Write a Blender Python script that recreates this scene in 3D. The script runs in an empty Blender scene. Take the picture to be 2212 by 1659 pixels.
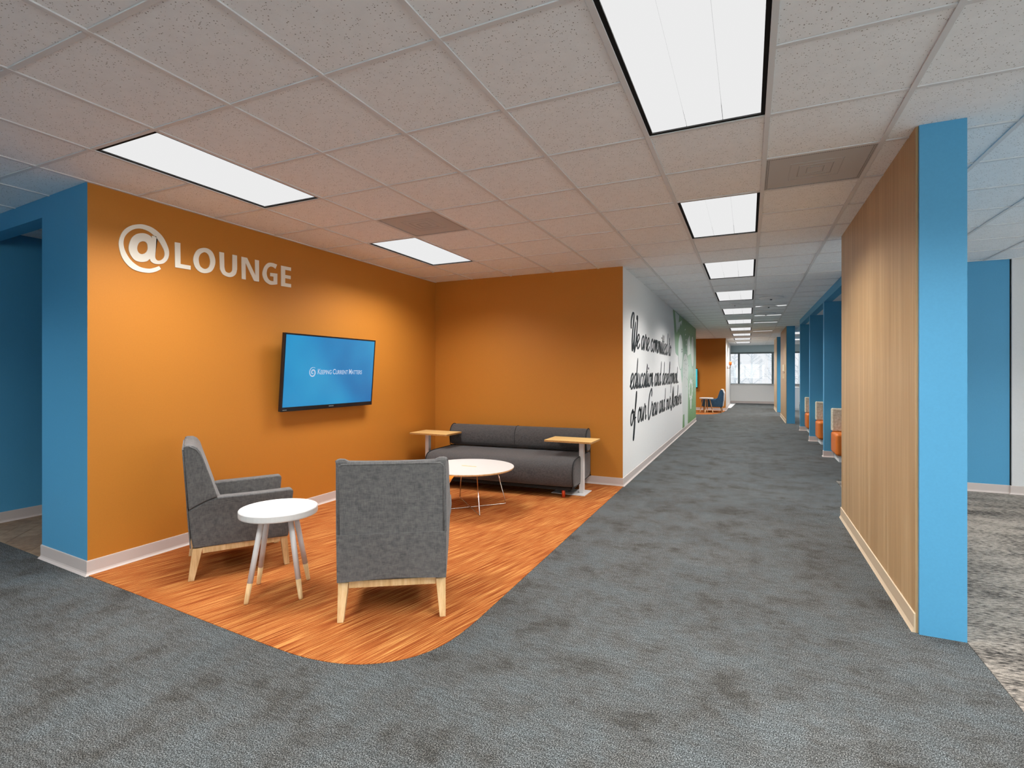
import bpy, bmesh, math, random
from mathutils import Vector, Matrix
from mathutils.geometry import tessellate_polygon

# ------------------------------------------------------------------ camera, world, exposure
SC = bpy.context.scene
COL = SC.collection
IMG_W, IMG_H = 2212.0, 1659.0
FPX, PX, HORIZON, VPX = 1118.0, 1106.0, 807.0, 1617.0
YAW = math.atan2(VPX - PX, FPX)
HC, H = 1.407, 2.742

cam_d = bpy.data.cameras.new('camera')
cam_d.sensor_width = 36.0
cam_d.sensor_fit = 'HORIZONTAL'
cam_d.lens = FPX / IMG_W * 36.0
cam_d.shift_y = -(IMG_H / 2 - HORIZON) / IMG_W
cam_d.clip_start = 0.05
cam_d.clip_end = 300
cam = bpy.data.objects.new('camera', cam_d)
COL.objects.link(cam)
cam.location = (0, 0, HC)
cam.rotation_euler = (math.pi / 2, 0, YAW)
SC.camera = cam

world = bpy.data.worlds.new('overcast_sky')
SC.world = world
world.use_nodes = True
_bg = world.node_tree.nodes['Background']
_bg.inputs[0].default_value = (0.97, 0.985, 1.0, 1)
_bg.inputs[1].default_value = 5.2

SC.view_settings.view_transform = 'Standard'
SC.view_settings.look = 'None'
SC.view_settings.gamma = 1.0
SC.view_settings.use_curve_mapping = False
SC.view_settings.exposure = 0.06
SC.cycles.use_denoising = True
SC.cycles.max_bounces = 7
SC.cycles.diffuse_bounces = 4
SC.cycles.glossy_bounces = 2
SC.cycles.use_adaptive_sampling = True
SC.cycles.adaptive_threshold = 0.08
SC.cycles.adaptive_min_samples = 20
SC.cycles.sample_clamp_indirect = 6.0
SC.cycles.caustics_reflective = False
SC.cycles.caustics_refractive = False

TROFFER_W = 43.0          # power of one ceiling troffer
TROFFER_SPREAD = 138.0    # degrees
LENS_GLOW = 0.80          # radiance of the diffuser seen from outside the beam

# ------------------------------------------------------------------ helpers
MATS = {}

def lin(r, g, b):
    f = lambda c: (c / 255 / 12.92) if c / 255 <= 0.04045 else ((c / 255 + 0.055) / 1.055) ** 2.4
    return (f(r), f(g), f(b), 1.0)

class NG:
    """small node-graph helper"""
    def __init__(self, name):
        self.m = bpy.data.materials.new(name)
        self.m.use_nodes = True
        self.t = self.m.node_tree
        self.b = self.t.nodes['Principled BSDF']
    def n(self, kind, **kw):
        nd = self.t.nodes.new(kind)
        for k, v in kw.items():
            setattr(nd, k, v)
        return nd
    def l(self, a, b):
        self.t.links.new(a, b)
    def coords(self, scale=(1, 1, 1), rotz=0.0, kind='Object'):
        tc = self.n('ShaderNodeTexCoord')
        mp = self.n('ShaderNodeMapping')
        mp.inputs['Scale'].default_value = scale
        if rotz:
            r = self.n('ShaderNodeMapping')
            r.inputs['Rotation'].default_value = (0, 0, rotz)
            self.l(tc.outputs[kind], r.inputs['Vector'])
            self.l(r.outputs['Vector'], mp.inputs['Vector'])
        else:
            self.l(tc.outputs[kind], mp.inputs['Vector'])
        return mp.outputs['Vector']
    def noise(self, vec, scale, detail=2.0, rough=0.5):
        nd = self.n('ShaderNodeTexNoise')
        nd.inputs['Scale'].default_value = scale
        nd.inputs['Detail'].default_value = detail
        nd.inputs['Roughness'].default_value = rough
        self.l(vec, nd.inputs['Vector'])
        return nd.outputs['Fac']
    def ramp(self, fac, stops):
        nd = self.n('ShaderNodeValToRGB')
        el = nd.color_ramp.elements
        while len(el) < len(stops):
            el.new(0.5)
        for e, (p, c) in zip(el, stops):
            e.position = p
            e.color = c
        self.l(fac, nd.inputs['Fac'])
        return nd.outputs['Color']
    def mix(self, fac, a, b, mode='MIX'):
        nd = self.n('ShaderNodeMix', data_type='RGBA', blend_type=mode)
        for sock, v in ((nd.inputs[0], fac), (nd.inputs[6], a), (nd.inputs[7], b)):
            if hasattr(v, 'is_linked'):
                self.l(v, sock)
            else:
                sock.default_value = v
        return nd.outputs[2]
    def color(self, v):
        if hasattr(v, 'is_linked'):
            self.l(v, self.b.inputs['Base Color'])
        else:
            self.b.inputs['Base Color'].default_value = v
    def bump(self, h, strength=0.2, dist=0.01):
        nd = self.n('ShaderNodeBump')
        nd.inputs['Strength'].default_value = strength
        nd.inputs['Distance'].default_value = dist
        self.l(h, nd.inputs['Height'])
        self.l(nd.outputs['Normal'], self.b.inputs['Normal'])
    def rough(self, r, spec=0.5, metal=0.0):
        self.b.inputs['Roughness'].default_value = r
        self.b.inputs['Specular IOR Level'].default_value = spec
        self.b.inputs['Metallic'].default_value = metal

def plain(name, rgba, rough=0.5, spec=0.5, metal=0.0):
    g = NG(name)
    g.color(rgba)
    g.rough(rough, spec, metal)
    MATS[name] = g.m
    return g.m

def paint(name, rgba, rough=0.55, spec=0.3):
    """painted plasterboard: flat colour with a faint roller stipple"""
    g = NG(name)
    v = g.coords()
    n = g.noise(v, 90, 2)
    d = tuple(c * 0.965 for c in rgba[:3]) + (1,)
    g.color(g.ramp(n, [(0.3, d), (0.7, rgba)]))
    g.rough(rough, spec)
    MATS[name] = g.m
    return g.m

def glow(name, rgba, strength):
    m = bpy.data.materials.new(name)
    m.use_nodes = True
    b = m.node_tree.nodes['Principled BSDF']
    b.inputs['Base Color'].default_value = (0, 0, 0, 1)
    b.inputs['Specular IOR Level'].default_value = 0.0
    b.inputs['Roughness'].default_value = 1.0
    b.inputs['Emission Color'].default_value = rgba
    b.inputs['Emission Strength'].default_value = strength
    MATS[name] = m
    return m

def mesh(name, verts, faces, mat, parent=None, smooth=False, bevel=0.0, seg=2, loc=None):
    me = bpy.data.meshes.new(name)
    me.from_pydata([tuple(v) for v in verts], [], faces)
    bm = bmesh.new()
    bm.from_mesh(me)
    bmesh.ops.recalc_face_normals(bm, faces=bm.faces)
    bm.to_mesh(me)
    bm.free()
    me.materials.append(mat)
    if smooth:
        me.shade_smooth()
    return link(name, me, parent, bevel, seg, loc)

def link(name, me, parent=None, bevel=0.0, seg=2, loc=None):
    o = bpy.data.objects.new(name, me)
    COL.objects.link(o)
    if parent is not None:
        o.parent = parent
    if loc is not None:
        o.location = loc
    if bevel:
        b = o.modifiers.new('edge', 'BEVEL')
        b.width = bevel
        b.segments = seg
        b.limit_method = 'ANGLE'
        b.angle_limit = math.radians(35)
        b.harden_normals = True
        me.shade_smooth()
    return o

BOXF = [(0, 1, 3, 2), (4, 6, 7, 5), (0, 4, 5, 1), (2, 3, 7, 6), (0, 2, 6, 4), (1, 5, 7, 3)]

class MB:
    """collects shapes for one mesh"""
    def __init__(self):
        self.v, self.f = [], []
    def add(self, vs, fs):
        k = len(self.v)
        self.v += [tuple(p) for p in vs]
        self.f += [tuple(i + k for i in f) for f in fs]
        return self
    def box(self, x0, x1, y0, y1, z0, z1):
        return self.add([(x, y, z) for x in (x0, x1) for y in (y0, y1) for z in (z0, z1)], BOXF)
    def prism(self, poly, to3d, a, b):
        """poly (u,v) swept from w=a to w=b; to3d(u,v,w)"""
        n = len(poly)
        vs = [to3d(u, v, a) for u, v in poly] + [to3d(u, v, b) for u, v in poly]
        fs = [tuple(range(n))[::-1], tuple(range(n, 2 * n))]
        fs += [(i, (i + 1) % n, n + (i + 1) % n, n + i) for i in range(n)]
        return self.add(vs, fs)
    def loft(self, rings, cap=True, closed=False):
        """rings: lists of equal length"""
        n = len(rings[0])
        vs = [p for r in rings for p in r]
        fs = []
        m = len(rings)
        for k in range(m if closed else m - 1):
            a, b = k * n, ((k + 1) % m) * n
            fs += [(a + i, a + (i + 1) % n, b + (i + 1) % n, b + i) for i in range(n)]
        if cap and not closed:
            fs += [tuple(range(n))[::-1], tuple((m - 1) * n + i for i in range(n))]
        return self.add(vs, fs)
    def tube(self, pts, r, n=8, closed=False):
        pts = [Vector(p) for p in pts]
        rr = r if isinstance(r, (list, tuple)) else [r] * len(pts)
        rings = []
        ref = None
        for i, p in enumerate(pts):
            if closed:
                t = pts[(i + 1) % len(pts)] - pts[i - 1]
            else:
                t = pts[min(i + 1, len(pts) - 1)] - pts[max(i - 1, 0)]
            t.normalize()
            if ref is None:
                ref = Vector((0, 0, 1)) if abs(t.z) < 0.9 else Vector((1, 0, 0))
            a = t.cross(ref)
            if a.length < 1e-5:
                a = t.orthogonal()
            a.normalize()
            b = a.cross(t)
            ref = b
            rings.append([p + (a * math.cos(q) + b * math.sin(q)) * rr[i]
                          for q in (2 * math.pi * k / n for k in range(n))])
        return self.loft(rings, True, closed)
    def lathe(self, prof, n=32, c=(0, 0)):
        rings = [[(c[0] + r * math.cos(2 * math.pi * k / n), c[1] + r * math.sin(2 * math.pi * k / n), z)
                  for k in range(n)] for r, z in prof]
        return self.loft(rings)
    def plate(self, loops, to3d, t0, t1):
        """flat plate with holes: loops of (u,v); front at depth t1, back at t0"""
        flat = [p for lp in loops for p in lp]
        tri = tessellate_polygon([[Vector((u, v, 0)) for u, v in lp] for lp in loops])
        n = len(flat)
        vs = [to3d(u, v, t1) for u, v in flat] + [to3d(u, v, t0) for u, v in flat]
        fs = [tuple(t) for t in tri]
        k = 0
        for lp in loops:
            m = len(lp)
            fs += [(k + i, k + (i + 1) % m, n + k + (i + 1) % m, n + k + i) for i in range(m)]
            k += m
        return self.add(vs, fs)
    def build(self, name, mat, parent=None, smooth=False, bevel=0.0, seg=2, loc=None):
        return mesh(name, self.v, self.f, mat, parent, smooth, bevel, seg, loc)

def tag(o, label=None, cat=None, group=None, kind=None):
    if label: o['label'] = label
    if cat: o['category'] = cat
    if group: o['group'] = group
    if kind: o['kind'] = kind
    return o

def empty(name, loc=(0, 0, 0), rz=0.0):
    o = bpy.data.objects.new(name, None)
    COL.objects.link(o)
    o.empty_display_size = 0.1
    o.location = loc
    o.rotation_euler = (0, 0, rz)
    return o

def struct(o, label=None):
    o['kind'] = 'structure'
    if label: o['label'] = label
    return o

def copy_tree(o, parent=None):
    c = o.copy()
    COL.objects.link(c)
    if parent is not None:
        c.parent = parent
    for ch in list(o.children):
        copy_tree(ch, c)
    return c

def catmull(pts, k=6, closed=False):
    out = []
    n = len(pts)
    rng = range(n if closed else n - 1)
    for i in rng:
        g = lambda j: pts[j % n] if closed else pts[max(0, min(n - 1, j))]
        p0, p1, p2, p3 = g(i - 1), g(i), g(i + 1), g(i + 2)
        for s in range(k):
            t = s / k
            out.append(tuple(0.5 * (2 * b + (c - a) * t + (2 * a - 5 * b + 4 * c - d) * t * t
                                    + (3 * b - a - 3 * c + d) * t ** 3)
                             for a, b, c, d in zip(p0, p1, p2, p3)))
    if not closed:
        out.append(tuple(pts[-1]))
    return out

# the ray of a photograph pixel, met with a wall plane (used only to read real sizes off the photograph)
def pix_ray(x, y):
    a, b = (x - PX) / FPX, (HORIZON - y) / FPX
    s, c = math.sin(YAW), math.cos(YAW)
    return (-s + a * c, c + a * s, b)

def on_x(x, y, X):
    r = pix_ray(x, y)
    t = X / r[0]
    return (r[1] * t, r[2] * t + HC)

def on_z(x, y, z):
    r = pix_ray(x, y)
    t = (z - HC) / r[2]
    return (r[0] * t, r[1] * t)

# ------------------------------------------------------------------ materials
ORANGE = paint('orange_wall_paint', (0.50, 0.190, 0.026, 1), 0.5, 0.3)
BLUE = paint('blue_wall_paint', (0.085, 0.335, 0.56, 1), 0.5, 0.3)
WHITE = paint('white_wall_paint', (0.82, 0.81, 0.79, 1), 0.6, 0.25)
GREYWALL = paint('pale_grey_wall_paint', (0.66, 0.66, 0.66, 1), 0.6, 0.25)
VALANCE = paint('pale_blue_grey_paint', (0.50, 0.62, 0.66, 1), 0.6, 0.25)
plain('baseboard_vinyl', lin(198, 186, 180), 0.45, 0.4)
plain('baseboard_cream', lin(206, 186, 158), 0.45, 0.4)
plain('dark_gap', (0.012, 0.012, 0.012, 1), 0.8, 0.1)
plain('grid_metal', lin(196, 193, 189), 0.5, 0.3)
plain('grid_tee', lin(218, 218, 218), 0.5, 0.3)
plain('white_powder_coat', lin(210, 208, 206), 0.35, 0.4)
plain('white_laminate', lin(212, 211, 208), 0.28, 0.5)
plain('chrome', (0.75, 0.72, 0.69, 1), 0.18, 0.5, 1.0)
plain('black_plastic', (0.012, 0.012, 0.014, 1), 0.25, 0.5)
plain('sign_white', lin(232, 226, 212), 0.6, 0.3)
plain('window_frame', lin(120, 132, 134), 0.5, 0.4)
plain('white_trim', lin(228, 228, 228), 0.5, 0.4)
plain('orange_peg', lin(196, 66, 28), 0.4, 0.4)
plain('black_lining', (0.02, 0.02, 0.02, 1), 0.9, 0.1)  # near-black finish for hidden backing, joints and undersides
plain('cream_plaque', lin(225, 210, 180), 0.5, 0.3)
plain('amber_glass', lin(215, 110, 45), 0.3, 0.5)
plain('brass', (0.45, 0.25, 0.12, 1), 0.35, 0.5, 1.0)
plain('dark_print', lin(44, 50, 52), 0.5, 0.3)
plain('soft_white_print', lin(214, 220, 214), 0.6, 0.2)
plain('line_print', lin(120, 140, 128), 0.6, 0.2)
plain('snow', (0.85, 0.88, 0.9, 1), 0.9, 0.1)
plain('frosted_bark', (0.86, 0.90, 0.92, 1), 0.9, 0.1)
glow('lamp_diffuser', (1.0, 1.0, 1.0, 1), LENS_GLOW)

def m_ceiling_tile():
    g = NG('acoustic_tile')
    v = g.coords()
    base = g.noise(g.coords(), 14, 3, 0.6)
    col = g.ramp(base, [(0.3, (0.84, 0.86, 0.87, 1)), (0.7, (0.89, 0.91, 0.92, 1))])
    vo = g.n('ShaderNodeTexVoronoi')
    vo.inputs['Scale'].default_value = 120
    vo.inputs['Randomness'].default_value = 1.0
    g.l(v, vo.inputs['Vector'])
    sp = g.n('ShaderNodeSeparateColor')
    g.l(vo.outputs['Color'], sp.inputs[0])
    sub = g.n('ShaderNodeMath', operation='SUBTRACT')
    g.l(sp.outputs[0], sub.inputs[0]); sub.inputs[1].default_value = 0.52
    mul = g.n('ShaderNodeMath', operation='MULTIPLY')
    g.l(sub.outputs[0], mul.inputs[0]); mul.inputs[1].default_value = 0.75
    lt = g.n('ShaderNodeMath', operation='LESS_THAN')
    g.l(vo.outputs['Distance'], lt.inputs[0]); g.l(mul.outputs[0], lt.inputs[1])
    g.color(g.mix(lt.outputs[0], col, (0.30, 0.29, 0.275, 1)))
    g.rough(0.95, 0.1)
    MATS['tile'] = g.m
m_ceiling_tile()

def m_grey_carpet():
    g = NG('grey_loop_carpet')
    v = g.coords()
    fine = g.noise(v, 210, 2, 0.75)
    col = g.ramp(fine, [(0.34, lin(21, 22, 22)), (0.5, lin(72, 74.5, 75)), (0.66, lin(147, 150, 150))])
    st = g.noise(g.coords((10, 60, 5)), 1.0, 2, 0.65)
    dk = g.ramp(st, [(0.38, (0.50, 0.48, 0.46, 1)), (0.60, (1.08, 1.08, 1.08, 1))])
    col = g.mix(0.45, col, dk, 'MULTIPLY')
    pa = g.noise(v, 3.4, 4, 0.7)
    pc = g.ramp(pa, [(0.34, (0.60, 0.55, 0.50, 1)), (0.46, (0.90, 0.88, 0.86, 1)), (0.62, (0.98, 1.04, 1.07, 1))])
    col = g.mix(0.9, col, pc, 'MULTIPLY')
    # carpet squares laid with a little shade difference from one to the next
    wn = g.n('ShaderNodeTexWhiteNoise', noise_dimensions='2D')
    fl = g.n('ShaderNodeVectorMath', operation='FLOOR')
    g.l(g.coords((2, 2, 0)), fl.inputs[0])
    g.l(fl.outputs[0], wn.inputs['Vector'])
    tc = g.ramp(wn.outputs['Value'], [(0.0, (0.93, 0.93, 0.93, 1)), (1.0, (1.05, 1.05, 1.05, 1))])
    col = g.mix(1.0, col, tc, 'MULTIPLY')
    g.color(col)
    g.rough(0.95, 0.1)
    MATS['grey_carpet'] = g.m
m_grey_carpet()

def m_orange_carpet():
    g = NG('orange_striated_carpet')
    ang = math.radians(14)
    st = g.noise(g.coords((150, 2.6, 1), ang), 1.0, 2, 0.6)
    col = g.ramp(st, [(0.34, lin(126, 60, 26)), (0.5, lin(162, 92, 44)), (0.66, lin(202, 146, 84))])
    pa = g.noise(g.coords((4, 5, 1), ang), 1.0, 3, 0.6)
    col = g.mix(0.6, col, g.ramp(pa, [(0.35, (0.90, 0.82, 0.76, 1)), (0.62, (1.03, 1.02, 1.0, 1))]), 'MULTIPLY')
    fine = g.noise(g.coords(), 230, 2, 0.7)
    col = g.mix(0.5, col, g.ramp(fine, [(0.3, (0.6, 0.6, 0.6, 1)), (0.7, (1.2, 1.2, 1.2, 1))]), 'MULTIPLY')
    g.color(col)
    g.rough(0.95, 0.1)
    MATS['orange_carpet'] = g.m
m_orange_carpet()

def m_beige_carpet():
    g = NG('beige_black_streaked_carpet')
    st = g.noise(g.coords((22, 85, 1), math.radians(-8)), 1.0, 3, 0.65)
    pa = g.noise(g.coords((1.3, 3.2, 1)), 1.0, 3, 0.6)
    ad = g.n('ShaderNodeMath', operation='ADD')
    g.l(st, ad.inputs[0])
    m = g.n('ShaderNodeMath', operation='MULTIPLY')
    g.l(pa, m.inputs[0]); m.inputs[1].default_value = 0.55
    g.l(m.outputs[0], ad.inputs[1])
    col = g.ramp(ad.outputs[0], [(0.62, lin(46, 44, 42)), (0.74, lin(112, 106, 99)), (0.88, lin(160, 151, 140))])
    fine = g.noise(g.coords(), 230, 2, 0.7)
    col = g.mix(0.6, col, g.ramp(fine, [(0.3, (0.45, 0.45, 0.45, 1)), (0.7, (1.3, 1.3, 1.3, 1))]), 'MULTIPLY')
    g.color(col)
    g.rough(0.95, 0.1)
    MATS['beige_carpet'] = g.m
m_beige_carpet()

def m_wood(name, c0, c1, c2, grain=(26, 26, 1.1), rough=0.45):
    g = NG(name)
    v = g.coords(grain)
    a = g.noise(v, 1.0, 5, 0.65)
    b = g.noise(g.coords(tuple(s * 5 for s in grain)), 1.0, 2, 0.6)
    col = g.ramp(a, [(0.30, c0), (0.5, c1), (0.70, c2)])
    col = g.mix(0.25, col, g.ramp(b, [(0.35, (0.72, 0.68, 0.62, 1)), (0.65, (1.05, 1.05, 1.05, 1))]), 'MULTIPLY')
    g.color(col)
    g.rough(rough, 0.35)
    g.bump(b, 0.05, 0.002)
    MATS[name] = g.m
m_wood('wall_wood', lin(172, 138, 96), lin(186, 152, 108), lin(202, 172, 130), (14, 14, 0.45), 0.42)
m_wood('leg_wood', lin(196, 158, 108), lin(216, 182, 132), lin(228, 200, 154), (40, 40, 4), 0.5)
m_wood('bamboo', lin(206, 168, 104), lin(220, 184, 120), lin(230, 200, 140), (3, 60, 60), 0.45)
m_wood('ply_edge', lin(110, 74, 38), lin(168, 120, 68), lin(205, 160, 100), (120, 120, 200), 0.6)
m_wood('vinyl_plank', lin(128, 104, 82), lin(156, 130, 104), lin(174, 150, 122), (12, 12, 1), 0.5)
m_wood('vinyl_plank_dark', lin(116, 94, 74), lin(144, 118, 94), lin(164, 138, 112), (12, 12, 1), 0.5)

def m_fabric(name, dark, light, scale=520, contrast=1.0, sheen=0.15):
    """woven cloth: two crossed thread noises"""
    g = NG(name)
    wx = g.noise(g.coords((scale, scale * 0.075, scale * 0.075)), 1.0, 2, 0.6)
    wz = g.noise(g.coords((scale * 0.075, scale * 0.075, scale)), 1.0, 2, 0.6)
    wy = g.noise(g.coords((scale * 0.075, scale, scale * 0.075)), 1.0, 2, 0.6)
    a = g.n('ShaderNodeMath', operation='ADD'); g.l(wx, a.inputs[0]); g.l(wz, a.inputs[1])
    b = g.n('ShaderNodeMath', operation='ADD'); g.l(a.outputs[0], b.inputs[0]); g.l(wy, b.inputs[1])
    d = g.n('ShaderNodeMath', operation='DIVIDE'); g.l(b.outputs[0], d.inputs[0]); d.inputs[1].default_value = 3.0
    w = 0.10 / contrast
    g.color(g.ramp(d.outputs[0], [(0.5 - w, dark), (0.5 + w, light)]))
    g.rough(0.9, 0.15)
    g.b.inputs['Sheen Weight'].default_value = sheen
    MATS[name] = g.m
m_fabric('heather_grey_cloth', lin(74, 74, 75), lin(110, 108, 106), 380, 0.8)
m_fabric('charcoal_cloth', lin(56, 55, 56), lin(84, 81, 80), 620)
m_fabric('orange_cloth', lin(200, 104, 20), lin(232, 140, 40), 420)
m_fabric('navy_cloth', lin(38, 66, 92), lin(62, 96, 122), 420)
plain('orange_vinyl', lin(222, 118, 40), 0.42, 0.45)
plain('grey_piping', lin(40, 40, 41), 0.8, 0.2)
plain('pale_piping', lin(150, 148, 146), 0.6, 0.3)

def m_patterned():
    g = NG('patterned_cream_cloth')
    v = g.coords((1, 1, 1))
    br = g.n('ShaderNodeTexVoronoi', feature='DISTANCE_TO_EDGE')
    br.inputs['Scale'].default_value = 13
    g.l(v, br.inputs['Vector'])
    n = g.noise(v, 30, 3)
    col = g.ramp(n, [(0.35, lin(206, 192, 166)), (0.65, lin(226, 216, 196))])
    f = g.ramp(br.outputs['Distance'], [(0.012, (0.82, 0.79, 0.73, 1)), (0.04, (1, 1, 1, 1))])
    g.color(g.mix(1.0, col, f, 'MULTIPLY'))
    g.rough(0.9, 0.15)
    MATS['patterned_cloth'] = g.m
m_patterned()

def m_vent():
    g = NG('perforated_metal')
    v = g.coords((1, 1, 1))
    ck = g.n('ShaderNodeTexVoronoi')
    ck.inputs['Scale'].default_value = 105
    ck.inputs['Randomness'].default_value = 0.0
    g.l(v, ck.inputs['Vector'])
    g.color(g.ramp(ck.outputs['Distance'], [(0.30, (0.13, 0.13, 0.125, 1)), (0.42, (0.52, 0.51, 0.50, 1))]))
    g.rough(0.6, 0.3)
    MATS['vent'] = g.m
m_vent()

def m_mural():
    g = NG('green_mural_print')
    tc = g.n('ShaderNodeTexCoord')
    sp = g.n('ShaderNodeSeparateXYZ')
    g.l(tc.outputs['Object'], sp.inputs[0])
    mr = g.n('ShaderNodeMapRange')
    mr.inputs['From Min'].default_value = 0.1
    mr.inputs['From Max'].default_value = 2.74
    g.l(sp.outputs['Z'], mr.inputs['Value'])
    n = g.noise(g.coords((0.7, 0.7, 0.9)), 1.0, 2)
    ad = g.n('ShaderNodeMath', operation='MULTIPLY_ADD')
    g.l(n, ad.inputs[0]); ad.inputs[1].default_value = 0.30
    g.l(mr.outputs[0], ad.inputs[2])
    g.color(g.ramp(ad.outputs[0], [(0.12, lin(112, 152, 98)), (0.42, lin(142, 176, 138)), (0.68, lin(182, 206, 192)),
                                   (0.86, lin(160, 188, 166)), (1.0, lin(134, 166, 126))]))  # print's own gradient; the darker top also has dim lighting painted in
    g.rough(0.6, 0.25)
    MATS['mural'] = g.m
m_mural()

def m_screen(name, a, b, c, strength):
    g = NG(name)
    v = g.coords((0.9, 0.9, 0.9))
    n = g.noise(v, 1.2, 2)
    col = g.ramp(n, [(0.3, a), (0.5, b), (0.7, c)])
    g.color((0.01, 0.01, 0.012, 1))
    g.l(col, g.b.inputs['Emission Color'])
    g.b.inputs['Emission Strength'].default_value = strength
    g.rough(0.2, 0.5)
    MATS[name] = g.m
m_screen('blue_screen', lin(16, 110, 176), lin(32, 140, 200), lin(44, 160, 212), 0.9)
m_screen('cyan_screen', lin(60, 190, 205), lin(72, 205, 215), lin(90, 215, 225), 1.0)
glow('screen_text', lin(205, 222, 248), 0.8)

def m_glass(name, tint):
    m = bpy.data.materials.new(name)
    m.use_nodes = True
    t = m.node_tree
    t.nodes.remove(t.nodes['Principled BSDF'])
    tr = t.nodes.new('ShaderNodeBsdfTransparent')
    tr.inputs[0].default_value = tint
    gl = t.nodes.new('ShaderNodeBsdfGlossy')
    gl.inputs['Roughness'].default_value = 0.02
    mx = t.nodes.new('ShaderNodeMixShader')
    mx.inputs[0].default_value = 0.06
    t.links.new(tr.outputs[0], mx.inputs[1])
    t.links.new(gl.outputs[0], mx.inputs[2])
    t.links.new(mx.outputs[0], t.nodes['Material Output'].inputs['Surface'])
    MATS[name] = m
m_glass('glass', (0.94, 0.97, 0.97, 1))
m_glass('dimmed_glass', (0.43, 0.435, 0.44, 1))  # dark tint added to dim the bright sky in the end windows

# ------------------------------------------------------------------ room sizes (metres, camera stands at x=0, y=0)
XL = -4.19            # orange lounge wall with the television
YN = 2.05             # near corner of the lounge
YB = 6.45             # orange wall behind the sofa
XW = -1.427           # white lettered corridor wall
YW1 = 16.3            # its far end
YL2 = 21.2            # orange wall of the far lounge
XL2 = -0.784
YWIN = 27.0
XIN = -6.4            # wall inside the dark opening
XR, YBACK = 7.0, -3.6
X1, X2, YP0, YP1 = 0.825, 1.04, 3.45, 5.95      # wood clad pier
TOP = H + 0.10
yblue = lambda x: YN - 0.0725 * (x - XL)        # face line of the blue wall
GX0, GX, GY0, GY = -0.52, 0.61, 1.765, 0.612    # ceiling grid
gx = lambda i: GX0 + GX * i
gy = lambda j: GY0 + GY * j

def wall_poly(name, poly, mat, z0=0.0, z1=TOP, label=None):
    m = MB().prism(poly, lambda u, v, w: (u, v, w), z0, z1)
    return struct(m.build(name, mat), label)

# ------------------------------------------------------------------ floors
o = struct(MB().box(XIN - 0.2, XR + 0.2, YBACK - 0.2, YWIN + 0.2, -0.12, 0.0).build('floor', MATS['grey_carpet']),
           'mottled blue grey loop carpet of the corridor')

edge = [(XL, YN), (-3.185, 1.978), (-2.55, 1.93), (-2.25, 1.91)]
arc = catmull([(-2.25, 1.91), (-2.0, 1.905), (-1.77, 1.945), (-1.60, 2.04), (-1.485, 2.18), (-1.425, 2.36), (-1.408, 2.6)], 5)
edge = edge[:-1] + arc + [(XW + 0.01, YB), (XL, YB)]
struct(MB().prism(edge, lambda u, v, w: (u, v, w), -0.05, 0.003).build('floor_orange_carpet', MATS['orange_carpet']),
       'orange striated carpet with a rounded corner under the lounge seats')
far = [(-4.3, 18.85)] + catmull([(-1.6, 18.9), (-1.15, 19.15), (-0.9, 19.9), (-0.82, 20.8), (-0.80, YL2)], 5) + [(-4.3, YL2)]
struct(MB().prism(far, lambda u, v, w: (u, v, w), -0.05, 0.003).build('floor_orange_carpet', MATS['orange_carpet']),
       'orange carpet patch under the blue chair at the corridor end')
struct(MB().prism([(1.04, YBACK), (XR, YBACK), (XR, 7.92), (1.04, 7.92)], lambda u, v, w: (u, v, w), -0.05, 0.003)
       .build('floor_beige_carpet', MATS['beige_carpet']), 'beige carpet with black streaks behind the wood pier')
vin = struct(MB().prism([(-4.9, yblue(-4.9)), (-4.9, 6.0), (XIN, 6.0), (XIN, yblue(XIN))], lambda u, v, w: (u, v, w), -0.05, 0.001)
             .build('floor_wood_vinyl', MATS['vinyl_plank']), 'brown herringbone plank floor inside the dark opening')
# herringbone planks near the opening
def clip(poly, region):
    for k in range(len(region)):
        a, b = region[k], region[(k + 1) % len(region)]
        ins = lambda p: (b[0] - a[0]) * (p[1] - a[1]) - (b[1] - a[1]) * (p[0] - a[0]) >= 0
        out = []
        for m in range(len(poly)):
            p, q = poly[m], poly[(m + 1) % len(poly)]
            if ins(p): out.append(p)
            if ins(p) != ins(q):
                d = ((b[0] - a[0]) * (q[1] - p[1]) - (b[1] - a[1]) * (q[0] - p[0]))
                t = -((b[0] - a[0]) * (p[1] - a[1]) - (b[1] - a[1]) * (p[0] - a[0])) / d
                out.append((p[0] + (q[0] - p[0]) * t, p[1] + (q[1] - p[1]) * t))
        poly = out
        if len(poly) < 3: return []
    return poly
REG = [(XIN + 0.02, yblue(XIN) + 0.0), (-4.905, yblue(-4.905)), (-4.905, 4.0), (XIN + 0.02, 4.0)]
L_, W_, gp = 0.60, 0.15, 0.0015
for i in range(-30, 31):
    for j in range(-10, 11):
        ux, uy = i * W_ - j * L_, i * W_ + j * L_
        for k, (x0, x1, y0, y1) in enumerate(((ux, ux + L_, uy, uy + W_), (ux, ux + W_, uy + W_, uy + W_ + L_))):
            c45 = 0.70710678
            rect = [(x0 + gp, y0 + gp), (x1 - gp, y0 + gp), (x1 - gp, y1 - gp), (x0 + gp, y1 - gp)]
            rect = [(-5.6 + (x - y) * c45, 3.0 + (x + y) * c45) for x, y in rect]
            cp = clip(rect, REG)
            if len(cp) < 3: continue
            MB().prism(cp, lambda u, v, w: (u, v, w), 0.0012, 0.004).build('plank', MATS['vinyl_plank' if k else 'vinyl_plank_dark'], vin)
struct(MB().prism([(-0.784, 23.0), (-0.66, 23.0), (-0.55, 26.4), (-0.784, 26.4)], lambda u, v, w: (u, v, w), -0.05, 0.004)
       .build('floor_white_patch', MATS['white_trim']), 'white patch on the floor by the windows at the corridor end')  # thin white patch just above the carpet

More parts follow.
